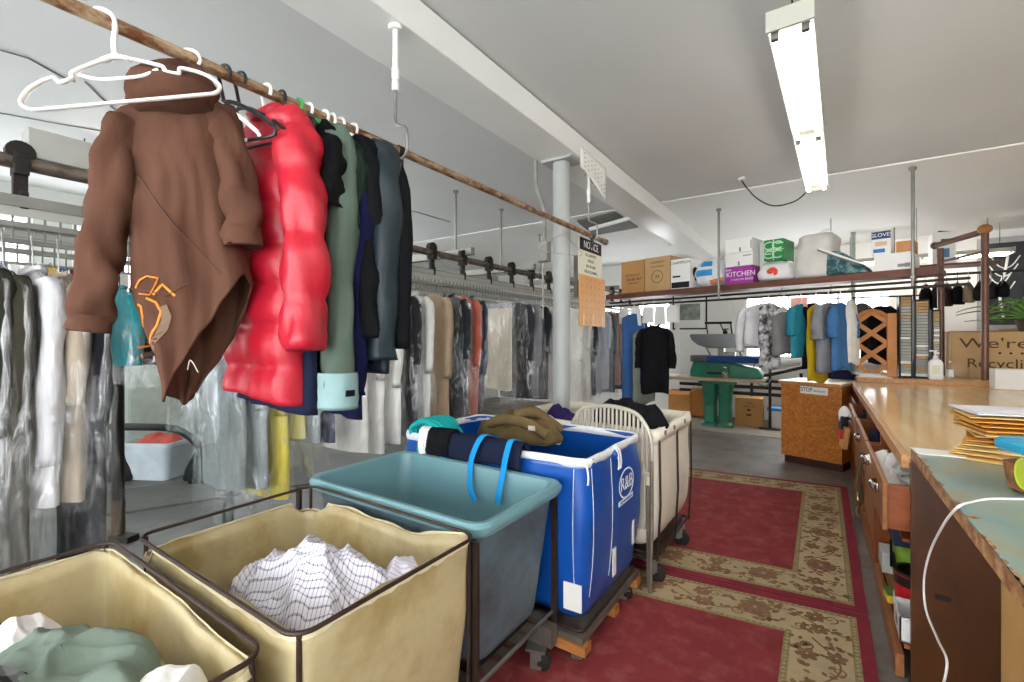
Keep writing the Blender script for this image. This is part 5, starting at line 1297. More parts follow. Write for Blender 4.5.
for i, px in enumerate((628, 640, 652, 664, 676)):
    x, y, z = rodp(px, -.10)
    r = thing('paper_hanger_cover', 'plain white hanger cover hanging from the shelf rod, %s from the left of five' % ordn[i], 'hanger cover', (x, y, z), SA+.1*(i % 3-1), 'white hanger covers')
    MB().tube(smooth_path([(.015, 0, 0), (0, 0, .018), (-.015, 0, .0), (0, 0, -.04)], 4), .003, 6).build('hook', m_wire, r, True)
    t_ = .05 if i % 2 else .045
    MB().loft([[(sx*q, yy, zz) for sx, yy in ((-1, -.012), (1, -.012), (1, .012), (-1, .012))] for q, zz in ((.05, -.035), (.075, -.06), (.085, -.26-.03*(i % 2)))], True, True, True).build('cover', m_white, r, bevel=.004)
hw = [
 ('white_work_shirt', 'white shirt with sleeves spread, hanging right of the press head', 762, .46, 304, 346, '#d2d0d2', .35, 365 and 352, .08, 'shirt'),
 ('patterned_blouse', 'black and white patterned blouse next to the white spread shirt', 773, .30, 303, 368, None, .9, None, .05, 'blouse'),
 ('sketch_print_shirt', 'white shirt with dark scribble print left of the grey trousers', 781, .30, 308, 352, None, 1.0, None, .04, 'shirt'),
 ('grey_trousers', 'grey trousers hanging left of the teal shirt', 789, .30, 312, 354, '#7d7b7b', .6, None, .05, 'trousers'),
 ('pale_grey_trousers', 'pale grey trousers under a pink card', 799, .28, 312, 338, '#b0aeac', .6, None, .05, 'trousers'),
 ('teal_shirt', 'teal blue shirt in the group of clothes above the orange counter', 805, .40, 304, 358, '#2d7f93', 1.1, 336, .04, 'shirt'),
 ('black_dress', 'long black dress next to the teal shirt', 812, .40, 303, 369, '#15161b', 1.1, None, .05, 'dress'),
 ('mustard_dress', 'mustard yellow dress reaching down to the orange counter', 820, .36, 305, 381, '#b79a1e', 1.1, None, .04, 'dress'),
 ('white_tee_shirt', 'white tee shirt between the mustard dress and the grey shirt', 826, .42, 304, 366, '#e3ddd4', 1.1, 336, .05, 'shirt'),
 ('grey_shirt', 'mid grey shirt right of the white tee shirt', 832, .44, 303, 371, '#818187', 1.1, 340, .06, 'shirt'),
 ('dark_grey_sweater', 'dark grey sweater tucked behind the grey shirt', 838, .36, 303, 345, '#5e6068', 1.1, None, .05, 'sweater'),
 ('blue_denim_shirt', 'blue denim shirt, the right end of the grey group', 844, .38, 303, 370, '#416d9c', 1.15, 338, .04, 'shirt'),
 ('white_linen_shirt', 'white shirt hanging left of the wooden lattice', 850, .24, 300, 364, '#d9d6d0', 1.15, None, .04, 'shirt'),
]
m_bw = mat('black white pattern', '#d6d4d4', .9, var=.05, dirt='#3d3b3f', dscale=13, damt=.5); m_sk = mat('scribble print', '#e6e4e2', .9, var=.03, dirt='#2a2a2c', dscale=17, damt=.36)
for i, (nm, lb, px, w, yt, yb, c, ang, sl, T, ct) in enumerate(hw):
    rod_garment(nm, lb, px, w, yt, yb, c if c else (m_bw if i == 1 else m_sk), ang, 20+i, sl, T, ct, -.10 if i % 2 else .05)
x, y, z = rodp(802); r = thing('pink_card', 'small pink card hanging above the pale grey trousers', 'card', (x, y, z), SA)
MB().tube([(0, 0, .015), (0, 0, -.03)], .003, 6).build('hook', m_wire, r); MB().box((0, 0, -.085), (.16, .008, .11)).build('card', mat('pink card stock', '#e7a79d', .7), r)
x, y, z = rodp(841); r = thing('strap_pipe', 'pale green upright pipe behind the hanging clothes', 'pipe', (x+.25, 8.6, 0))
MB().tube([(0, 0, 0), (0, 0, HC-.013)], .03, 12).build('pipe', mat('pale green pipe', '#a9b5ac', .5), r, True); MB().cyl((0, 0, .02), .06, .04).build('foot', m_steel, r)
RBY = 7.42
rk = thing('hung_rod', 'thin steel rod hung from the ceiling behind the lattice', 'clothes rail', (on_y(872, 300, RBY)[0], RBY, 2.02))
MB().tube([(-.45, 0, 0), (.45, 0, 0)], .01, 8).build('rod', m_darkmetal, rk, True)
for s_ in (-.43, .43): MB().tube([(s_, 0, 0), (s_, 0, HC-.013-2.02)], .005, 6).build('drop_wire', m_steel, rk, True)
# small dark things on hangers above the lattice
for nm, lb, px, w, yt, yb, c, ct in (('tank_shirt', 'dark grey tank shirt on a hanger above the left side of the lattice', 862, .22, 303, 322, '#4b4a4d', 'shirt'), ('black_camisole', 'black camisole on a hanger behind the arch of the lattice', 870, .22, 308, 360, '#1d1c1e', 'top'), ('black_vest', 'black vest behind the right half of the lattice', 880, .26, 306, 363, '#19181a', 'vest'), ('black_skirt', 'black skirt hanging just left of the ticket racks', 888, .2, 306, 352, '#222124', 'skirt'), ('black_hat_bag', 'black rounded bag at the left edge of the lattice', 857, .26, 322, 350, '#151416', 'bag')):
    rod_garment(nm, lb, px, w, yt, yb, c, .35, 40+px, None, .04, ct, pos=(on_y(px, 300, RBY)[0], RBY, 2.02))
# ---------------------------------------------------------------- green pressing machine
PY = 8.45
def pp(px, py, Y=PY): x, z = on_y(px, py, Y); return (x, z)
x0, _ = pp(718, 400); r = thing('pressing_machine', 'green utility pressing machine with grey head and blue padded board', 'pressing machine', (x0, PY, 0))
def P_(px, py): x, z = pp(px, py); return (x-x0, z)
zt_ = P_(715, 379)[1]
for (xa, xb) in ((704, 717), (719, 732)):
    a, c = P_(xa, 400)[0], P_(xb, 400)[0]; w = c-a; m_ = (a+c)/2
    lp = [[(m_+w/2*k*ex, .12*k*ey, z) for ex, ey in ((-1, -.7), (-.7, -1), (.7, -1), (1, -.7), (1, .7), (.7, 1), (-.7, 1), (-1, .7))] for k, z in ((1.35, .003), (1.3, .05), (.95, .09), (.9, .35), (1.05, .55), (1.15, zt_-.07))]
    MB().loft(lp, True, True, True).build('pedestal', m_green, r, bevel=.008)
MB().bx(P_(700, 400)[0], P_(736, 400)[0], -.13, .13, zt_-.08, zt_-.01).build('neck', m_green, r, bevel=.01)
tb = [P_(663, 378)[0], P_(765, 378)[0]]
MB().prism([(tb[0], -.30), (tb[0]+.25, -.36), (tb[1]-.25, -.36), (tb[1], -.28), (tb[1], .3), (tb[0], .3)], zt_-.01, zt_+.04, 'xy').build('table', mat('worn press table', '#b9a98e', .5, var=.15), r, bevel=.006)
a, c = P_(692, 365)[0], P_(763, 365)[0]; z1 = zt_+.04; z2 = P_(700, 361.5)[1]
MB().prism([(a, z1), (c, z1), (c+.01, z1+.06), (c-.06, z1+.17), (a+.55, z2), (a+.05, z2), (a, z1+.10)], -.16, .2).build('body', m_green, r, bevel=.015)
MB().bx(a+.28, a+.62, -.165, .1, z1+.05, z1+.09).build('slot', m_blackmetal, r)
z3, z4 = P_(720, 362)[1], P_(720, 356)[1]
b0, b1 = P_(691, 360)[0], P_(761, 360)[0]
pl = [(b0, -.05), (b0+.06, -.15), (b0+.3, -.2), (b1-.05, -.24), (b1, -.2), (b1, .2), (b1-.05, .24), (b0+.3, .2), (b0+.06, .15), (b0, .05)]
MB().prism(pl, z3, z4, 'xy').build('padded_board', m_pressblue, r, bevel=.02)
MB().prism([(x-.005, y*1.02) for x, y in pl[:3]]+[(b0+.28, .205), (b0+.05, .155), (b0-.005, .05)], z3+.002, z4+.006, 'xy').build('board_nose', m_pressdark, r, bevel=.015)
h0, h1 = P_(692, 340)[0], P_(768, 340)[0]; q1, q0 = P_(720, 334)[1], P_(720, 348)[1]
MB().prism([(h0, q1-.03), (h0+.015, q1), (h1, q1+.0), (h1, q0), (h0+.30, q0), (h0+.14, q0+.05), (h0+.04, q0+.13)], -.2, .18).build('head', m_pressgrey, r, bevel=.012)
b = MB()
for px in (711, 742): xx = P_(px, 350)[0]; b.tube([(xx, -.03, z4), (xx-.08, .0, q0+.02)], .014, 8)
b.bx(P_(718, 350)[0], P_(724, 350)[0], -.02, .12, z4, q0+.02); b.bx(P_(720, 350)[0], P_(735, 350)[0], .0, .1, z4, z4+.07)
b.build('linkage', m_steel, r)
b = MB(); ha, hb, ht = P_(708, 330)[0], P_(732, 330)[0], P_(720, 323)[1]
b.tube([(ha+.02, -.12, q1), (ha, -.15, ht)], .012, 8).tube([(hb+.02, -.12, q1), (hb, -.15, ht)], .012, 8).tube([(ha-.02, -.15, ht), (hb+.02, -.15, ht)], .02, 10).tube([((ha+hb)/2+.1, -.1, q1), ((ha+hb)/2+.02, -.13, ht)], .01, 8)
b.sphere(((ha+hb)/2+.1, -.1, q1+.03), .04, 10).box(((ha+hb)/2+.1, -.1, q1+.08), (.1, .03, .02), .2)
b.build('handle', m_blackmetal, r, True)
jx, jz = P_(728, 375); o = thing('glass_jar', 'small glass jar standing on the press table front', 'jar', (x0+jx, PY-.27, zt_+.042))
MB().lathe((0, 0, 0), [(.055, 0), (.06, .01), (.06, .13), (.045, .15), (.045, .17)], 18).build('jar', m_glass, o, True); MB().lathe((0, 0, .005), [(.05, 0), (.052, .09)], 18).build('contents', mat('jar contents', '#9c8f72', .6), o, True)
MB().cyl((0, 0, .18), .048, .02).build('lid', m_chrome, o, True)
# pipes and hoses behind the press
pr_ = thing('steam_pipes', 'dark steam pipes running along the back wall behind the press', 'pipes', (-1.2, 9.25, 0))
for z in (.62, .74, .5): MB().tube([(-1.1, 0, z), (1.4, 0, z)], .03, 10).build('pipe', m_darkmetal, pr_, True)
for xx in (-.5, .15, .9): MB().tube([(xx, 0, 0), (xx, 0, .9)], .025, 10).build('riser', m_darkmetal, pr_, True)
vx, vz = on_y(770, 350, 8.6)
st = thing('steam_stand', 'dark iron stand with a curling hose right of the press', 'stand', (vx, 8.6, 0))
MB().tube([(0, 0, 0), (0, 0, 1.55)], .022, 10).build('upright', m_darkmetal, st, True); MB().box((0, 0, .012), (.3, .2, .024)).build('base', m_darkmetal, st)
MB().tube([(-.3, -.1, .86), (0, 0, .90), (.9, -.15, 1.18)], .028, 10).build('arm', m_darkmetal, st, True)
MB().tube(smooth_path([(0, -.02, .95), (-.10, -.1, 1.15), (-.22, -.1, 1.05), (-.2, -.1, .8), (-.05, -.08, .72), (0.02, -.05, .85)], 5), .012, 8).build('hose', m_steel, st, True)
# boxes on the floor around the press
def floorbox(name, label, px0, px1, yt, yb, d, m, rz=0, openf=False):
    X, Y = on_z((px0+px1)/2, yb); dd = -ST*X+CT*Y
    W = (px1-px0)/FPX*dd*.97/1.0*.95; h = (yb-yt)/FPX*dd
    ang = rz; Y += d/2
    o = thing(name, label, 'box', (X-.02, Y, .001 if Y < 7.7 else .013), ang)
    if openf:
        b = MB().bx(-W/2, W/2, -d/2, d/2, 0, .01); t = .008
        b.bx(-W/2, -W/2+t, -d/2, d/2, 0, h).bx(W/2-t, W/2, -d/2, d/2, 0, h).bx(-W/2, W/2, -d/2, -d/2+t, 0, h).bx(-W/2, W/2, d/2-t, d/2, 0, h); b.build('carton', m, o)
        MB().box((0, -d/2-.06, h-.02), (W, .13, .006), 0, .5).build('flap', m, o); MB().box((W/2+.06, 0, h+.03), (.14, d, .006), 0, 0, -.5).build('flap', m, o)
    else:
        MB().box((0, 0, h/2), (W, d, h)).build('carton', m, o, bevel=.004); MB().box((0, 0, h+.001), (W, .05, .002)).build('tape', m_tape, o)
    return o, W, d, h
o, W, D, h = floorbox('open_cardboard_box', 'open orange cardboard box on the floor under the black coat', 668, 690, 392, 418, .4, m_card3, .1, True)
o, W, D, h = floorbox('cardboard_box', 'tall cardboard box on the floor left of the green press pedestal', 691, 704, 390, 417, .35, m_card3, .1)
o, W, D, h = floorbox('cardboard_box', 'square cardboard box on the floor right of the green press pedestal', 736, 763, 399, 427, .40, m_card, .05)
text('lettering', 'THIS', .05, (0, -D/2-.001, h*.82), FACE_NY, m_inkbrown, o); text('lettering', 'SIDE UP', .05, (0, -D/2-.001, h*.70), FACE_NY, m_inkbrown, o)
MB().box((0, -D/2-.001, h*.58), (.05, .001, .04)).box((0, -D/2-.001, h*.4), (.08, .001, .03)).build('box_print', m_inkbrown, o)
x, y = on_z(778, 431); o = thing('storage_bin', 'white plastic bin with a blue lid beside the orange counter', 'bin', (x+.02, y+.25, .001))
MB().loft([[(a, c, z) for a, c in rrect(-q, q, -q*.8, q*.8, .04)] for q, z in ((.15, 0), (.18, .28), (.185, .28), (.185, .30))], True, True, True).build('tub', m_white, o, True)
MB().loft([[(a, c, z) for a, c in rrect(-q, q, -q*.8, q*.8, .04)] for q, z in ((.19, .30), (.19, .345), (.17, .355))], True, True, True).build('lid', mat('blue lid', '#3f7fb5', .4), o, True)
# framed picture on the back wall
x, z = on_y(690, 309, YB); o = thing('framed_picture', 'black framed picture with a landscape print on the back wall', 'picture', (x, YB-.002, z))
MB().bx(-.30, .30, -.03, 0, -.38, .38).build('mount', m_paper, o)
b = MB().bx(-.33, -.30, -.04, 0, -.41, .41).bx(.30, .33, -.04, 0, -.41, .41).bx(-.30, .30, -.04, 0, -.41, -.38).bx(-.30, .30, -.04, 0, .38, .41); b.build('frame', m_blackmetal, o)
MB().bx(-.2, .2, -.034, -.031, -.22, .1).build('print', mat('grey landscape print', '#8a8f88', .7, var=.4, scale=9), o)
# dark poster with pale tree at the right
x, z = on_y(1046, 282, YB); o = thing('tree_poster', 'grey framed dark poster with a pale tree at the right edge of the back wall', 'poster', (x, YB-.002, z))
MB().bx(-.62, .62, -.03, 0, -.60, .60).build('panel', mat('charcoal poster', '#2b2d30', .5, var=.15, scale=6), o)
b = MB().bx(-.70, -.62, -.04, 0, -.68, .68).bx(.62, .70, -.04, 0, -.68, .68).bx(-.62, .62, -.04, 0, .60, .68).bx(-.62, .62, -.04, 0, -.68, -.6); b.build('frame', mat('grey frame', '#a9aaa8', .5), o)
b = MB(); b.tube(smooth_path([(-.43, -.034, -.5), (-.47, -.034, -.1), (-.41, -.034, .2), (-.38, -.034, .45)], 4), .016, 6, flat=.3)
for (dx, dz, l) in ((-.47, 0, .13), (-.43, .1, .15), (-.41, .22, .15), (-.45, -.15, .14)):
    for s in (-1, 1): b.tube(smooth_path([(dx, -.034, dz), (dx+s*l*.5, -.034, dz+.05), (dx+s*l, -.034, dz+.18)], 4), .008, 6, flat=.3)
b.build('tree_print', m_paper, o)
# ---------------------------------------------------------------- back left corner
x, y = on_z(160, 476); o = thing('grey_storage_tub', 'pale grey plastic tub with red cloths on top, on the floor far left', 'bin', (x, y, .001), .5)
MB().loft([[(a, c, z) for a, c in rrect(-q, q, -q*.75, q*.75, .06)] for q, z in ((.22, 0), (.27, .36), (.29, .36), (.29, .40), (.27, .40), (.22, .05))], True, True, True).build('tub', mat('pale grey tub', '#a9b3b8', .4), o, True)
hh = heap('red_cloth', 'dull red cloth piled on the pale grey tub', 'cloth', fab('#9a4a42'), (x, y, .37), .24, .18, .09, 5, .5)
for i, (px, py, c, lb) in enumerate(((120, 478, '#2b2c2e', 'black bag on the floor left of the pale grey tub'), (205, 480, '#1f2224', 'dark bag on the floor right of the pale grey tub'), (196, 462, '#97b4c2', 'pale blue cloth on the floor beside the dark bag'))):
    x, y = on_z(px, py); heap('floor_bag', lb, 'bag', fab(c), (x, y, .06), .2, .18, .26, 11+i)
x, y = on_z(205, 497); m1 = tag(MB().box((0, 0, .012), (1.9, .75, .024)).build('rubber_mat', m_matdark, None, bevel=.004), 'grey rubber mat on the floor beyond the hampers', 'mat'); m1.location = (x-.2, y+.1, .0); m1.rotation_euler = (0, 0, 1.15)
o = thing('white_cabinet', 'white metal cabinet standing against the left wall behind the hoodie', 'cabinet', (-6.62, 2.55, 0))
MB().bx(-.24, .24, -.7, .7, 0, 1.75).build('carcass', mat('pale cabinet', '#8d9891', .5, var=.05), o, bevel=.006)
for s in (-1, 1): MB().bx(.242, .262, min(s*.01, s*.69), max(s*.01, s*.69), .06, 1.72).build('door', mat('pale cabinet door', '#959f97', .5), o, bevel=.004)
MB().tube([(.30, .03, .8), (.30, .03, 1.3)], .018, 8).box((.28, .03, .8), (.05, .02, .02)).box((.28, .03, 1.3), (.05, .02, .02)).build('handle', mat('yellow handle', '#c5a52e', .5), o)
o = tag(MB().tube(smooth_path([(-5.9, 1.45, .62), (-5.4, 1.6, .66), (-5.2, 1.9, .6), (-5.15, 2.1, .35), (-5.2, 2.2, .03)], 6), .035, 12).build('black_hose', m_rubber, None, True), 'thick black hose curving to the floor near the pale grey tub', 'hose')
# ---------------------------------------------------------------- service counter
KX, KY0, KY1, KZ = .315, 2.63, 6.72, .985
m_inside = wood('cabinet inside', '#6e4020', '#8a5530', 3, (4, 4, 1), .5)
r = thing('service_counter', 'long varnished wooden counter top running down the right side', 'counter top', (KX, KY0, 0))
MB().prism([(.0, 0), (1.75, 0), (1.75, KY1-KY0+.30), (.0, KY1-KY0-.02)], KZ-.03, KZ, 'xy').build('slab', m_counter, r, bevel=.002)
MB().bx(-.028, 0, -.0, KY1-KY0-.02, KZ-.055, KZ+.004).build('edge_strip', m_counteredge, r, bevel=.003)
r = thing('drawer_cabinet', 'reddish wood cabinet with open drawers under the counter', 'cabinet', (.30, KY0, 0))
LEN = KY1-KY0-.1; HB = KZ-.032
b = MB().bx(.62, .64, .02, LEN, .06, HB); b.build('back_panel', m_inside, r)
for i, y in enumerate((.0, 1.02, 2.04, 3.06, LEN-.02)): MB().bx(.035 if i == 0 else 0, .62, y, y+.022, .001, HB).build('side_panel', m_dark_panel if i == 0 else m_cab, r)
MB().bx(-.005, .62, .022, LEN, .60, .615).build('divider', m_cab, r)
MB().bx(.0, .62, .022, LEN, .13, .15).build('bottom_shelf', m_cabface, r)
MB().bx(-.03, .0, .022, LEN, .0, .10).build('kick_board', m_cabface, r)
MB().bx(-.006, .012, .022, LEN, HB-.03, HB).build('top_rail', m_cab, r)
for i in range(1, 4):
    y0 = .022+1.02*i
    MB().bx(-.02, .0, y0+.03, y0+.95, .16, .585).build('door', m_cabface, r, bevel=.003)
    MB().bx(-.03, .0, y0-.02, y0+.04, .1, .6).build('stile', m_cab, r)
pulls = (.055, .055, .06, .02)
for i in range(4):
    y0 = .03+1.02*i; y1 = min(y0+.97, LEN-.03); o_ = pulls[i]
    d = MB().bx(-o_-.02, -o_, y0, y1, .635, .855).build('drawer', m_cabface, r, bevel=.003)
    bb = MB().bx(-o_, .45-o_, y0+.015, y0+.03, .65, .84).bx(-o_, .45-o_, y1-.03, y1-.015, .65, .84).bx(.43-o_, .45-o_, y0+.03, y1-.03, .65, .84).bx(-o_, .45-o_, y0+.015, y1-.015, .64, .652)
    bb.build('drawer_box', m_drawer, d)
    for hy in ((y0+.2, y1-.2) if i == 0 else ((y0+y1)/2,)):
        MB().loft([[(-o_-.02-.034*k*math.sin(PI*j/12), hy+.055*math.cos(PI*j/12), .79+dz) for j in range(13)] for k, dz in ((.8, -.03), (1, -.01), (1, .006), (.7, .012))], False).build('cup_handle', m_chrome, d, True, solid=.003)
# papers and cloth in the open drawers
b = MB(); R = random.Random(2)
for i in range(6):
    xx = .30-.055+.04+.02*i; cy_ = KY0+.45+.05*i
    b.box((xx+.02, cy_, .80+.008*i), (.10, .55-.05*i, .002), R.uniform(-.15, .15), R.uniform(-.2, .2), R.uniform(-.5, .1))
tag(b.build('loose_papers', m_paper), 'crumpled white papers in the nearest open drawer', 'papers')
heap('white_tissue', 'white tissue paper bunched in the nearest open drawer', 'tissue', m_whitecloth, (.315, KY0+.62, .775), .05, .28, .085, 3, 0, .03, 11)
heap('dark_cloth', 'dark cloth in the second open drawer', 'cloth', m_navyc, (.315, KY0+1.4, .78), .05, .25, .09, 5)
heap('black_cloth', 'black cloth in the third open drawer', 'cloth', m_blackc, (.315, KY0+2.4, .78), .05, .22, .085, 7)
# things on the shelf under the first drawer
BX = .285
def item(name, label, cat, x, y, z=.151): return thing(name, label, cat, (x, y, z))
o = item('green_bag', 'green bag with a black cord on the low shelf under the drawer', 'bag', BX+.13, KY0+.62)
lp = [[(a*k+.01*nz(a*9, c*9, z*9), c*k, z) for a, c in rrect(-.09, .09, -.19, .19, .05)] for k, z in ((.9, 0), (1, .05), (1, .22), (.95, .27))]
MB().loft(lp, True, True, True).build('bag_body', mat('lime green bag', '#7fa82c', .6, bump=.4), o, 'all'); MB().tube(smooth_path([(-.092, -.12, .05), (-.1, -.06, .2), (-.1, 0, .1), (-.095, .08, .22), (-.092, .1, .06)], 5), .006, 6).build('cord', m_blackc, o, True)
o = thing('navy_box', 'navy blue box resting on the green bag under the drawer', 'box', (BX+.12, KY0+.62, .425))
MB().box((0, 0, .05), (.2, .34, .10)).build('carton', mat('navy carton', '#1b2742', .5), o, bevel=.003); MB().box((0, 0, .101), (.19, .33, .002)).build('lid', mat('navy carton lid', '#24365c', .5), o)
o = item('red_can', 'red tin with a dark rim and white label on the low shelf', 'tin', BX+.10, KY0+.33)
MB().lathe((0, 0, 0), [(.085, 0), (.09, .01), (.09, .19), (.093, .20), (.084, .20), (.082, .02)], 24).build('tin', mat('red tin', '#c3212b', .35), o, True)
MB().lathe((0, 0, .15), [(.0915, 0), (.0915, .055), (.095, .062), (.08, .06), (.079, .0)], 24).build('dark_rim', m_plastic_k, o, True); MB().box((-.0905, -.01, .06), (.002, .05, .06)).build('label_sticker', m_paper, o)
o = item('white_carton_tray', 'open white carton at the front of the low shelf', 'box', BX+.10, KY0+.13)
b = MB().bx(-.10, .10, -.1, .1, 0, .006).bx(-.1, -.094, -.1, .1, 0, .11).bx(.094, .1, -.1, .1, 0, .11).bx(-.1, .1, -.1, -.094, 0, .11).bx(-.1, .1, .094, .1, 0, .11); b.build('tray', m_white, o); MB().box((-.1005, 0, .055), (.001, .06, .04)).build('label_patch', m_ink2, o)
o = item('grey_box', 'light grey box behind the red tin on the low shelf', 'box', BX+.05, KY0+.86); MB().box((0, 0, .05), (.1, .2, .1)).build('carton', mat('grey carton', '#b9b9b4', .7), o, bevel=.003); MB().box((0, 0, .101), (.09, .19, .002)).build('lid', m_wall, o)
o = item('yellow_sponge', 'yellow sponge on the ledge in front of the white carton', 'sponge', BX+.03, KY0+.42, .152); MB().box((-.02, 0, .02), (.05, .09, .04), .1).build('foam', mat('yellow foam', '#e0c52a', .8, bump=.5, bscale=90), o, bevel=.008); MB().box((-.02, 0, .045), (.05, .09, .01), .1).build('scour_pad', mat('green pad', '#5b7a3a', .9), o)
# bags hung on the cabinet handles
x, y = on_z(850, 440, .72); o = thing('hanging_pouch', 'black and kraft pouch with a red tag hanging on a drawer handle', 'pouch', (.205, KY0+2.55, .62))
MB().box((-.035, 0, -.02), (.05, .16, .2), .1, .1, .1).build('pouch', mat('kraft pouch', '#c08a52', .7), o, bevel=.012); MB().box((-.045, .02, .1), (.06, .12, .14), .2).build('black_top', m_plastic_k, o, bevel=.015)
o2 = heap('white_tuft', None, None, m_whitecloth, (-.03, .03, .17), .05, .06, .07, 9); o2.parent = o; MB().box((-.07, -.07, .01), (.02, .05, .08), .3).build('red_tag', mat('red tag', '#d3392f', .5), o)
o = thing('hanging_belt', 'brass buckled strap hanging from the near drawer handle', 'strap', (.21, KY0+.95, .55)); MB().tube(smooth_path([(0, 0, .24), (-.02, .01, .1), (-.01, .03, -.05), (-.03, .0, -.12), (-.02, -.02, -.16)], 5), .014, 8, flat=.5).build('strap', mat('brown strap', '#4d3c28', .6), o, True); MB().tube([(-.03+.0*math.cos(a), .03*math.cos(a), -.05+.035*math.sin(a)) for a in [2*PI*i/14 for i in range(14)]], .007, 6, closed=True).build('buckle', mat('brass', '#a58a4d', .3, .9), o, True)
# ---------------------------------------------------------------- worn blue work table
TZ = 1.03; TXA = .315
r = thing('work_table', 'work table with worn teal painted top and chipped edges, nearest on the right', 'table', (TXA, 1.6, 0))
MB().bx(.0, 1.3, -1.6, 1.015, TZ-.006, TZ).build('painted_top', m_tabletop, r)
b = MB(); b.bx(.002, 1.3, -1.6, 1.013, TZ-.048, TZ-.0065); b.build('board', m_tableedge, r)
b = MB(); R = random.Random(12); 
for i in range(46):
    y = lerp(-.75, .92, i/45)+R.uniform(-.01, .01); wd = R.uniform(.004, .010)*(1 if R.random() < .82 else 2.8); L = R.uniform(.02, .07)
    pts = [(.0, y)]+[(wd*math.sin(PI*q/7)**.6*(1+.3*nz(i, q*.7, 1)), y+L*q/7) for q in range(1, 7)]+[(.0, y+L)]
    if R.random() < .55: b.prism(pts, TZ-.003, TZ+.0006, 'xy')
b.build('chips', mat('bare chipped wood', '#b5814f', .7, var=.3, scale=40, dirt='#6e4426', dscale=30, damt=.45), r)['kind'] = 'stuff'
MB().bx(.0, .27, .985, 1.007, .0, TZ-.049).build('end_panel', m_dark_panel, r)
MB().bx(.27, .62, .99, 1.007, .0, TZ-.049).build('plywood_panel', wood('plywood panel', '#a37a45', '#bb9158', 3, (3, 3, 1)), r)
MB().bx(.66, .70, -1.5, .98, .0, TZ-.049).build('inner_panel', m_inside, r)
MB().bx(1.22, 1.27, -1.5, 1.0, .0, TZ-.049).build('leg', m_dark_panel, r)
MB().box((.10, .982, .42), (.05, .004, .02)).build('scuff', m_blackmetal, r)
# stack of envelopes
m_env = [mat('manila', '#e3bf72', .7, var=.06), mat('amber envelope', '#d8983c', .7, var=.06), mat('pale manila', '#e6cc8c', .7, var=.05), mat('white envelope', '#dcd9de', .7, var=.04)]
ea = on_z(1010, 440, TZ+.1); EG = 'envelopes stacked on the work table'
R = random.Random(6)
base = on_z(940, 447, TZ); E0 = Vector((base[0]+.165, base[1]-.08, TZ+.003))
def envelope(i, x, y, z, rz, rx, ry_, L, W, m, lb, nm='manila_envelope', fl=True):
    o = thing(nm, lb, 'envelope', (x, y, z), rz, EG); o.rotation_euler = (rx, ry_, rz)
    lp = []
    for k in range(7):
        t = k/6; xx = lerp(-L/2, L/2, t); zz = .006*math.sin(PI*t)
        lp.append([(xx, -W/2, zz*.3), (xx, 0, zz*1.0-.001), (xx, W/2, zz*.3), (xx, W/2, zz*.3+.0035), (xx, 0, zz+.006), (xx, -W/2, zz*.3+.0035)])
    MB().loft(lp, True, True, True).build('sleeve', m, o)
    if fl: MB().prism([(-L/2, -W/2+.004), (-L/2+.07, -W/4), (-L/2+.07, W/4), (-L/2, W/2-.004)], .0055, .007, 'xy').build('flap', m, o)
    return o
labs = ['bottom manila envelope lying flat on the worn teal table', 'manila envelope second from the bottom of the stack', 'pale manila envelope third from the bottom of the stack', 'manila envelope fourth from the bottom of the stack', 'amber envelope in the lower middle of the stack', 'pale envelope at the middle of the stack', 'manila envelope above the middle gap of the stack', 'amber envelope under the orange one', 'deep orange envelope fourth from the top', 'orange envelope third from the top of the stack', 'broad manila envelope just under the white one', 'white envelope on top of the stack']
zz = TZ+.004
for i in range(12):
    mm = m_env[(0, 0, 2, 0, 1, 2, 0, 1, 1, 1, 0, 3)[i]]
    if i < 6: x, y, rz, rx = E0.x+.03+.012*i, E0.y-.10+.028*i, math.radians(-38+7*i), .02
    else: x, y, rz, rx = E0.x+.10+.006*(i % 3)-.006*(i-6), E0.y-.0, math.radians(6+R.uniform(-5, 5)), .0
    envelope(i, x, y, zz, rz, rx, -.03 if i < 6 else -.012, .34 if i < 6 else .40, .24 if i < 6 else .28, mm, labs[i], 'white_envelope' if i == 11 else 'manila_envelope')
    zz += .0165 if i < 6 else .0155
o = thing('green_white_packet', 'white packet with green tip sticking out of the envelope stack above the tub', 'packet', (E0.x+.22, E0.y-.12, TZ+.055), .1)
MB().prism([(-.15, -.03), (.18, -.04), (.18, .04), (-.15, .03)], 0, .018, 'xy').build('packet', m_white, o, bevel=.005); MB().prism([(-.155, -.031), (-.11, -.0315), (-.11, .0315), (-.155, .031)], -.001, .019, 'xy').build('green_tip', m_green, o)
o = tag(MB().box((0, 0, .0015), (.20, .12, .003), .1).build('paper_slip', m_paper), 'white slip of paper at the far end of the teal table', 'paper'); o.location = (TXA+.10, 2.53, TZ+.001)
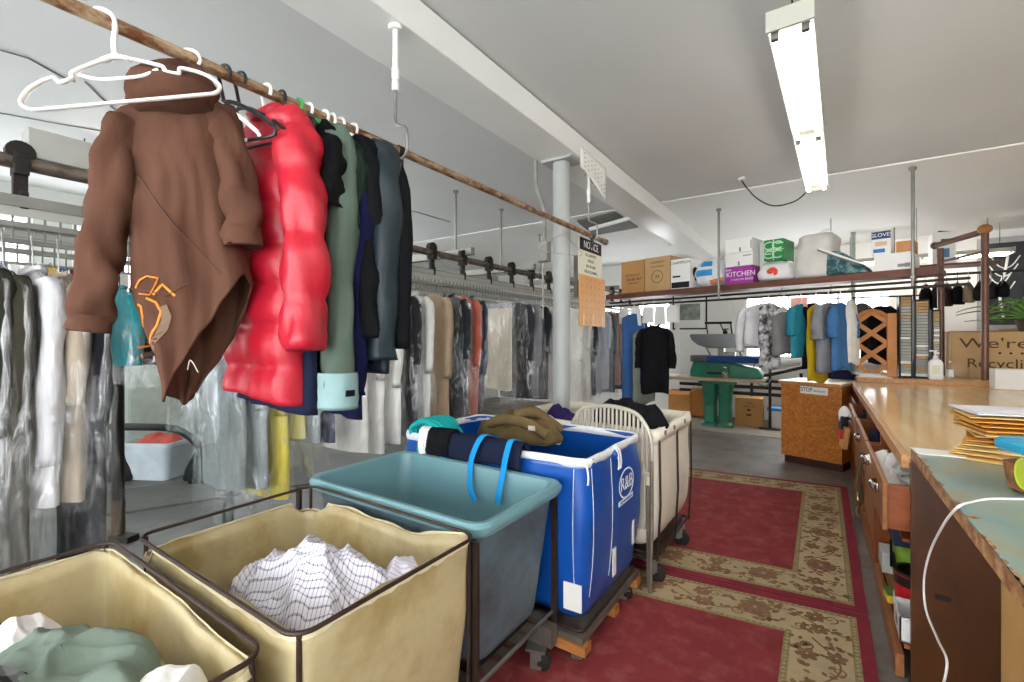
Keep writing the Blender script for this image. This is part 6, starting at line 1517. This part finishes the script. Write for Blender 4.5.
# clear tub with blue lid
bx_, by_ = on_z(1040, 497, TZ); o = thing('food_tub', 'clear plastic tub of amber snacks with a bright blue lid', 'tub', (bx_+.04, by_+.02, TZ+.001), .35); o.scale = (1.12, 1.12, 1.25)
m_tubcl = film('clear tub plastic', .10, .18, '#f4efe6', 2, .08, .1)
prof = [(.072, 0), (.078, .01), (.088, .105)]
lp = [[(a, c, z) for a, c in rrect(-q, q, -q, q, .035)] for q, z in prof]
MB().loft(lp, True, True).build('tub', m_tubcl, o, True)
MB().loft([[(a, c, z) for a, c in rrect(-q, q, -q, q, .03)] for q, z in ((.069, .004), (.074, .012), (.08, .07), (.06, .078))], True, True, True).build('contents', mat('amber snacks', '#9a5a2a', .6, var=.5, scale=50, bump=.8, bscale=80), o, True)
MB().loft([[(a, c, z) for a, c in rrect(-q, q, -q, q, .04)] for q, z in ((.091, .100), (.094, .108), (.094, .120), (.088, .126), (.08, .124), (.06, .126))], True, True, True).build('lid', mat('bright blue lid', '#2f9fc6', .3, var=.05), o, True)
b = MB()
for i, (sx, sz) in enumerate(((-.02, .055),)):
    b.tube([(-.0845, sx+.028*math.cos(a), sz+.036*math.sin(a)) for a in [2*PI*j/20 for j in range(20)]], .003, 6, closed=True)
    b.prism([(sx+.026*math.cos(a), sz+.034*math.sin(a)) for a in [2*PI*j/20 for j in range(20)]], -.0845, -.0835, 'yz')
b.build('green_label', mat('lime label', '#b9c53a', .5), o)
b = MB().box((-.02, -.086, .055), (.06, .002, .06)); b.build('side_label', mat('lime label two', '#b9c53a', .5), o)
# white cord over the table edge
def tp(px, py, z=TZ+.004): x, y = on_z(px, py, z); return (x, y, z)
P = [tp(1040, 500), tp(1015, 499), tp(990, 499), tp(972, 502)]
eg = TXA-.006
def ex(px, py, X=eg): y, z = on_xz(px, py, X); return (X, y, z)
P += [ex(958, 507), ex(944, 524, eg-.004), ex(930, 552, eg-.006), ex(924, 580, eg-.004), ex(926, 610, eg-.004), ex(938, 640, eg), ex(947, 662, eg), ex(942, 690, eg)]
tag(MB().tube(smooth_path(P, 6), .0035, 8).build('power_cable', m_plastic_w, None, True), 'white cord hanging over the edge of the teal table', 'cord')
P = [(.62, 1.55, .62), (.5, 1.62, .60), (.42, 1.72, .50), (.40, 1.78, .3), (.41, 1.8, .0055)]
tag(MB().tube(smooth_path(P, 6), .0045, 8).build('power_cable', m_plastic_w, None, True), 'white cord looping under the teal table at the bottom corner', 'cord')
tag(MB().tube(smooth_path([(.70, 1.9, .18), (.6, 1.95, .26), (.52, 2.0, .2), (.5, 2.05, .008)], 6), .006, 8).build('power_cable', m_rubber, None, True), 'black cord under the teal table at the bottom corner', 'cord')
# ---------------------------------------------------------------- orange end counter
oa = on_z(781, 461); ob = on_z(842, 473); AO = math.atan2(ob[1]-oa[1], ob[0]-oa[0]); WO = math.hypot(ob[0]-oa[0], ob[1]-oa[1])
r = thing('orange_counter', 'orange particle board end counter at the far end of the aisle', 'counter', (oa[0], oa[1], 0), AO)
MB().bx(0, WO, 0, .55, .001 if False else .09, .955).build('body', m_osb, r, bevel=.004)
MB().bx(.03, WO, .03, .5, .001, .09).build('plinth', mat('dark red plinth', '#3f1d16', .5), r)
MB().bx(-.02, WO+.0, -.02, .6, .955, .985).build('top', m_cream, r, bevel=.003)
MB().bx(-.02, WO, -.028, -.021, .95, .982).build('edge_strip', m_counteredge, r)
s, z = on_plane(813, 390.5, oa, AO); s0 = on_plane(800.5, 388, oa, AO)[0]; s1 = on_plane(828, 392, oa, AO)[0]
o = thing('stop_sign', 'small white strip sign reading STOP on the orange counter', 'sign', (oa[0]+math.cos(AO)*(s0+s1)/2+math.sin(AO)*.004, oa[1]+math.sin(AO)*(s0+s1)/2-math.cos(AO)*.004, z), AO)
MB().box((0, 0, 0), (s1-s0, .004, .085), 0, 0, .03).build('panel', m_paper, o)
text('lettering', 'STOP', .07, (-(s1-s0)*.27, -.003, .004), FACE_NY, m_ink, o, sx=.72); text('small_lettering', 'EMPLOYEES ONLY', .028, ((s1-s0)*.2, -.003, -.006), FACE_NY, m_ink, o, sx=.55)
# ---------------------------------------------------------------- far end of the counter
LY = 6.74
r = thing('counter_ledge', 'raised wooden ledge across the far end of the counter', 'ledge', (.335, LY, KZ), .06)
MB().bx(0, 1.7, 0, .035, .001, .055).build('front_edge', m_counteredge, r, bevel=.003); MB().bx(0, 1.7, .03, .95, .02, .05).build('board', m_cream, r); MB().bx(0.05, 1.65, .1, .9, -.96, .02).build('base', m_cab, r)
LZ = KZ+.052
def ly(px, py, Y): x, z = on_y(px, py, Y); return x, z
# lattice panel, arched top
LA = 7.0
r0 = ly(855, 340, LA)[0]; r1 = ly(889, 340, LA)[0]; zt_ = ly(872, 309, LA)[1]; zb_ = LZ+.002
o = thing('wooden_lattice', 'orange wooden lattice panel with an arched top standing on the ledge', 'lattice', ((r0+r1)/2, LA, zb_), .02)
W = r1-r0; H = zt_-zb_
arch = lambda x: H*(.80+.20*math.sqrt(max(0, 1-(x/(W/2))**2)))
b = MB()
def slat(p, q, y):
    b.box(((p[0]+q[0])/2, y, (p[1]+q[1])/2), (math.hypot(q[0]-p[0], q[1]-p[1]), .012, .05), 0, 0, -math.atan2(q[1]-p[1], q[0]-p[0]))
for sgn in (1, -1):
    for k in range(-2, 6):
        c = k*.25; P = []
        for t in [i/60 for i in range(61)]:
            x = lerp(-W/2+.02, W/2-.02, t); z = c+sgn*(x*.85)+.02
            if .03 < z < arch(x)-.03: P.append((x, z))
        if len(P) > 6: slat(P[0], P[-1], .006*sgn)
b.build('slats', m_lattice, o)
b = MB(); P = [(-W/2+.015, H*.30), (-W/2+.015, H*.8)]+[(W/2*math.sin(a)*.97, arch(W/2*math.sin(a)*.97)-.02) for a in [math.radians(d) for d in range(-75, 80, 15)]]
b.tube([(x, 0, z) for x, z in P], .022, 8, flat=.7); b.box((0, 0, .025), (W, .035, .05)); b.build('arch_frame', m_lattice, o)
MB().bx(W/2-.02, W/2+.07, -.03, .03, 0, H*.93).build('end_stile', m_lattice, o, bevel=.004)
# stacks of ticket trays
m_tray = mat('grey ticket trays', '#9a9a93', .5, .3, var=.1)
for i, (xa, xb, yt, lb) in enumerate(((898, 911, 296, 'leftmost tall rack of grey tickets right of the lattice'), (913, 928, 300, 'middle tall rack of tickets with pale cards, in front of the pipe'), (930, 939, 310, 'rightmost narrow rack of tickets beside the brown post'))):
    Y = 7.05; x0 = ly(xa, 340, Y)[0]; x1 = ly(xb, 340, Y)[0]; zt_ = ly((xa+xb)/2, yt, Y)[1]; W = x1-x0; H = zt_-LZ
    o = thing('ticket_rack', lb, 'ticket rack', ((x0+x1)/2, Y, LZ+.001), .0)
    b = MB().bx(-W/2, -W/2+.012, -.10, .12, 0, H).bx(W/2-.012, W/2, -.10, .12, 0, H).bx(-W/2, W/2, .11, .12, 0, H).bx(-W/2, W/2, -.1, .12, 0, .012).bx(-W/2, W/2, -.1, .12, H-.012, H); b.build('case', m_blackmetal, o)
    n = 26; R = random.Random(i+3)
    for cols in ((0, m_tray), (1, m_card2), (2, m_paper)):
        b = MB(); R = random.Random(i+3)
        for k in range(n):
            q = R.random(); c = 1 if q < .18 else (2 if q < .34 else 0); e = R.uniform(0, .02)
            if k > n*.86: c = 1
            if c == cols[0]: z = .02+(H-.04)*(k+.5)/n; b.box((0, -.02-e, z), (W-.03, .17, (H-.04)/n*.78))
        if b.v: b.build_each('ticket_tray', cols[1], o)
# soap bottle
x, z = ly(935.5, 375, 6.86); o = thing('soap_bottle', 'white soap pump bottle standing in front of the ticket racks', 'bottle', (x, 6.86, LZ+.001))
k = 1.25
MB().loft([[(a, c, zz*k) for a, c in rrect(-q*k, q*k, -q*.6*k, q*.6*k, .02)] for q, zz in ((.045, 0), (.05, .01), (.05, .15), (.035, .175), (.018, .185), (.018, .2))], True, True, True).build('bottle', m_plastic_w, o, True)
MB().tube([(0, 0, .2*k), (0, 0, .25*k)], .006, 8).box((-.018, 0, .255*k), (.065, .016, .014)).cyl((0, 0, .207*k), .02, .02).build('pump', m_plastic_w, o, True); MB().box((0, -.0385, .09*k), (.07, .001, .10)).build('label_sticker', mat('pale green sticker', '#dfe3c9', .6), o)
x, z = ly(950, 374, 7.02); o = thing('small_bottle', 'small clear bottle with white label behind the brown post', 'bottle', (x, 7.02, LZ+.001)); MB().lathe((0, 0, 0), [(.03, 0), (.032, .01), (.032, .13), (.012, .16), (.012, .19)], 16).build('bottle', m_glass, o, True); MB().lathe((0, 0, .03), [(.033, 0), (.033, .08)], 16).build('label_sticker', m_paper, o, True); MB().cyl((0, 0, .2), .014, .02).build('cap', m_plastic_w, o, True)
# magazines on the ledge, left
for i, (px, c, w, lb) in enumerate(((876, '#e2ddd0', .30, 'white magazine at the bottom of the pile on the ledge'), (872, '#d8b65c', .26, 'yellow booklet lying on the white magazine on the ledge'), (866, '#c9c9c4', .24, 'grey folder on top of the ledge pile in front of the lattice'))):
    x, z = ly(px, 371, 6.86); o = thing('magazine', lb, 'magazine', (x, 6.85, LZ+.001+.016*i), .15*(i-1), 'papers on the ledge')
    MB().box((0, 0, .007), (w, .16, .013)).build('pages', m_paper, o); MB().box((0, 0, .0143), (w+.004, .164, .0015)).build('cover', mat('cover %d tone' % i, c, .6), o)
heap('dark_fabric', 'dark folded fabric on the counter behind the mustard dress', 'cloth', m_navyc, (ly(842, 372, 6.9)[0]-.0, 6.95, KZ+.06), .14, .1, .05, 19)
# brown tube rack with ball corner
na = on_z(985, 384, KZ+.0); nb = on_z(943, 376, LZ)
x1_, y1_ = 1.46, 6.93; d = -ST*x1_+CT*y1_; zt1 = CAMH+(HORIZ-231)/FPX*d
x1_ = on_y(985, 231, 6.93)[0]; zt1 = on_y(985, 231, 6.93)[1]
Yf = 7.55; x2_ = on_y(941.5, 300, Yf)[0]; zt2 = on_y(938, 257, Yf)[1]
r = thing('tube_rack', 'brown tube frame with a wooden ball corner standing on the counter', 'rack', (x1_, 6.93, KZ))
MB().tube([(0, 0, .06), (0, 0, zt1-KZ)], .032, 16).build('post', m_postwood, r, True)
MB().tube([(x2_-x1_, Yf-6.93, .06), (x2_-x1_-.01, Yf-6.93, zt1-KZ-.06)], .032, 16).build('post', m_postwood, r, True)
MB().tube([(0, 0, zt1-KZ), (x2_-x1_-.06, Yf-6.93, zt1-KZ-.02)], .032, 16).build('top_rail', m_postwood, r, True)
MB().tube([(0, 0, zt1-KZ-.22), (x2_-x1_, Yf-6.93, zt1-KZ-.22)], .016, 12).build('cross_rail', m_postwood, r, True)
MB().sphere((0, 0, zt1-KZ+.02), .062, 18, .85).build('corner_ball', m_knobwood, r, True); MB().sphere((x2_-x1_-.06, Yf-6.93, zt1-KZ-.02), .045, 18).build('end_cap', m_postwood, r, True)
# recycling carton, white box, plants
RYC = 7.25
xa = ly(952, 350, RYC)[0]; zt_ = ly(985, 332.5, RYC)[1]; H = zt_-LZ; Wc = 1.35
o = thing('recycling_box', "large cardboard box hand lettered We're Recycling behind the brown post", 'box', (xa+Wc/2, RYC+.25, LZ+.001), -.02)
MB().box((0, 0, H/2), (Wc, .5, H)).build('carton', m_card2, o, bevel=.004)
text('lettering', "We're", .16, (-.33, -.2515, H*.76), FACE_NY, m_inkbrown, o, sx=1.35); text('lettering', 'Recycling', .145, (-.25, -.2515, H*.33), FACE_NY, m_inkbrown, o, sx=1.1)
b = MB()
for i in range(6): b.cyl((-.28+.085*i, -.2515, H*.56), .012, .002, 12, 'Y')
b.build('drawn_dots', m_ink, o); MB().box((-Wc*.44, -.2512, H*.16), (.15, .001, H*.3)).build('tape', m_tape, o)
MB().box((0, -.1, H+.01), (Wc*.98, .26, .005), 0, .06).build('flap', m_card2, o)
xb = ly(947, 320, 7.8)[0]; o = thing('cardboard_box', 'orange cardboard box with an open flap behind the recycling box', 'box', (xb+.5, 7.98, LZ+.001))
MB().box((0, 0, .27), (1.0, .36, .54)).build('carton', m_card3, o, bevel=.004); MB().box((.2, -.2, .50), (.5, .005, .16), 0, .3).build('flap', m_card2, o)
st = thing('back_bench', 'bench behind the ledge carrying the cardboard boxes', 'bench', (1.7, 7.72, 0)); MB().bx(-1.0, 1.4, -.0, .6, LZ-.05, LZ).build('top', m_cab, st)
for sx in (-.9, 1.3):
    for sy in (.06, .54): MB().bx(sx-.03, sx+.03, sy-.03, sy+.03, 0, LZ-.05).build('leg', m_cab, st)
xw = ly(986.5, 378, 6.84)[0]; zt_ = ly(1005, 368, 6.84)[1]; o = thing('white_box', 'low white box on the counter in front of the recycling box', 'box', (xw+.35, 6.95-.08, KZ+.057 if False else KZ+.001), .0)
o.location.y = 6.79-.14
hh = zt_-KZ
MB().box((0, 0, hh/2*.98), (.70, .20, hh*.98)).build('carton', m_white, o, bevel=.004); MB().box((.25, -.1012, hh*.8), (.18, .001, .012)).box((0, 0, hh*.985), (.69, .19, .003)).build('lid', m_paper, o)
x, y = on_z(1020, 388, KZ); o = thing('call_bell', 'chrome call bell on the counter in front of the white box', 'bell', (x, y-.06, KZ+.001)); MB().lathe((0, 0, .012), [(.042, 0), (.04, .015), (.028, .034), (.012, .045), (.004, .05)], 20).build('dome', m_chrome, o, True); MB().cyl((0, 0, .006), .045, .012).build('base', m_plastic_k, o, True); MB().cyl((0, 0, .066), .007, .012).build('plunger', m_chrome, o, True)
# aloe leaves
m_leaf = mat('aloe leaf', '#4f7d35', .45, var=.2, scale=6, spec=.5); m_leaf2 = mat('pale aloe leaf', '#86a85a', .45, var=.15)
px_, pz_ = ly(1032, 318, 7.45); o = thing('aloe_plant', 'large green aloe plant arching over the recycling box', 'plant', (px_, 7.45, LZ+H+.012))
MB().lathe((0, 0, -.0), [(.10, 0), (.13, .12), (.135, .12), (.135, .14), (.12, .14), (.10, .05)], 20).build('pot', mat('dark clay pot', '#4d3828', .7), o, True)
R = random.Random(9)
for i in range(34):
    a = R.uniform(PI*.5, PI*1.6) if i < 28 else R.uniform(0, 6.28); L = R.uniform(.34, .66); up = R.uniform(.0, .30)
    P = []; W_ = []
    for k in range(9):
        t = k/8; P.append((math.cos(a)*L*t, math.sin(a)*L*t*.6, .13+up*math.sin(t*PI*.75)-.03*t)); W_.append((.004+.010*(1-t), .004+.03*(1-t)**.7))
    MB().tube(P, W_, 8, up=(0, 0, 1)).build('leaf', m_leaf if i % 4 else m_leaf2, o, True)
# dark clothes pile on hangers behind the tube rack
ZH = 1.93
rk = thing('coat_rail', 'dark rail behind the tube rack holding a bunch of dark hangers', 'clothes rail', (1.55, 8.35, 0)); MB().tube([(-.5, 0, 2.35), (.55, 0, 2.35)], .016, 10).build('rail', m_darkmetal, rk, True)
for s in (-.5, .55): MB().tube([(s, 0, .01), (s, 0, 2.35)], .016, 10).box((s, 0, .012), (.06, .4, .024)).build('upright', m_darkmetal, rk, True)
for i, c in enumerate(('#1c1b1d', '#2a2426', '#3a2d28', '#17181b', '#8a7a63', '#222126', '#2d2a2b', '#191a1c')):
    x = 1.17+.105*i; r = thing('dark_jacket', 'dark garment on the rail behind the tube rack, %s from the left' % ordn[i] if i != 4 else 'tan garment among the dark ones on the rail behind the tube rack', 'jacket', (x, 8.35, 2.35), 1.25, 'dark clothes behind the tube rack')
    panels(simple(.42, -.12, .09), lambda z: -.21, lambda z: .21, lambda u: -.46+.02*i, lambda u: -.46+.02*i, .05, 10, 12, .02, 3, 60+i).build('body', fab(c), r, 'all')
    MB().tube(smooth_path([(.02, 0, 0), (0, 0, .02), (-.02, 0, 0), (0, 0, -.06), (0, 0, -.10)], 4), .004, 6).tube([(-.19, 0, -.2), (0, 0, -.10), (.19, 0, -.2)], .006, 6).build('hanger', m_plastic_k if i % 2 else m_wire, r, True)
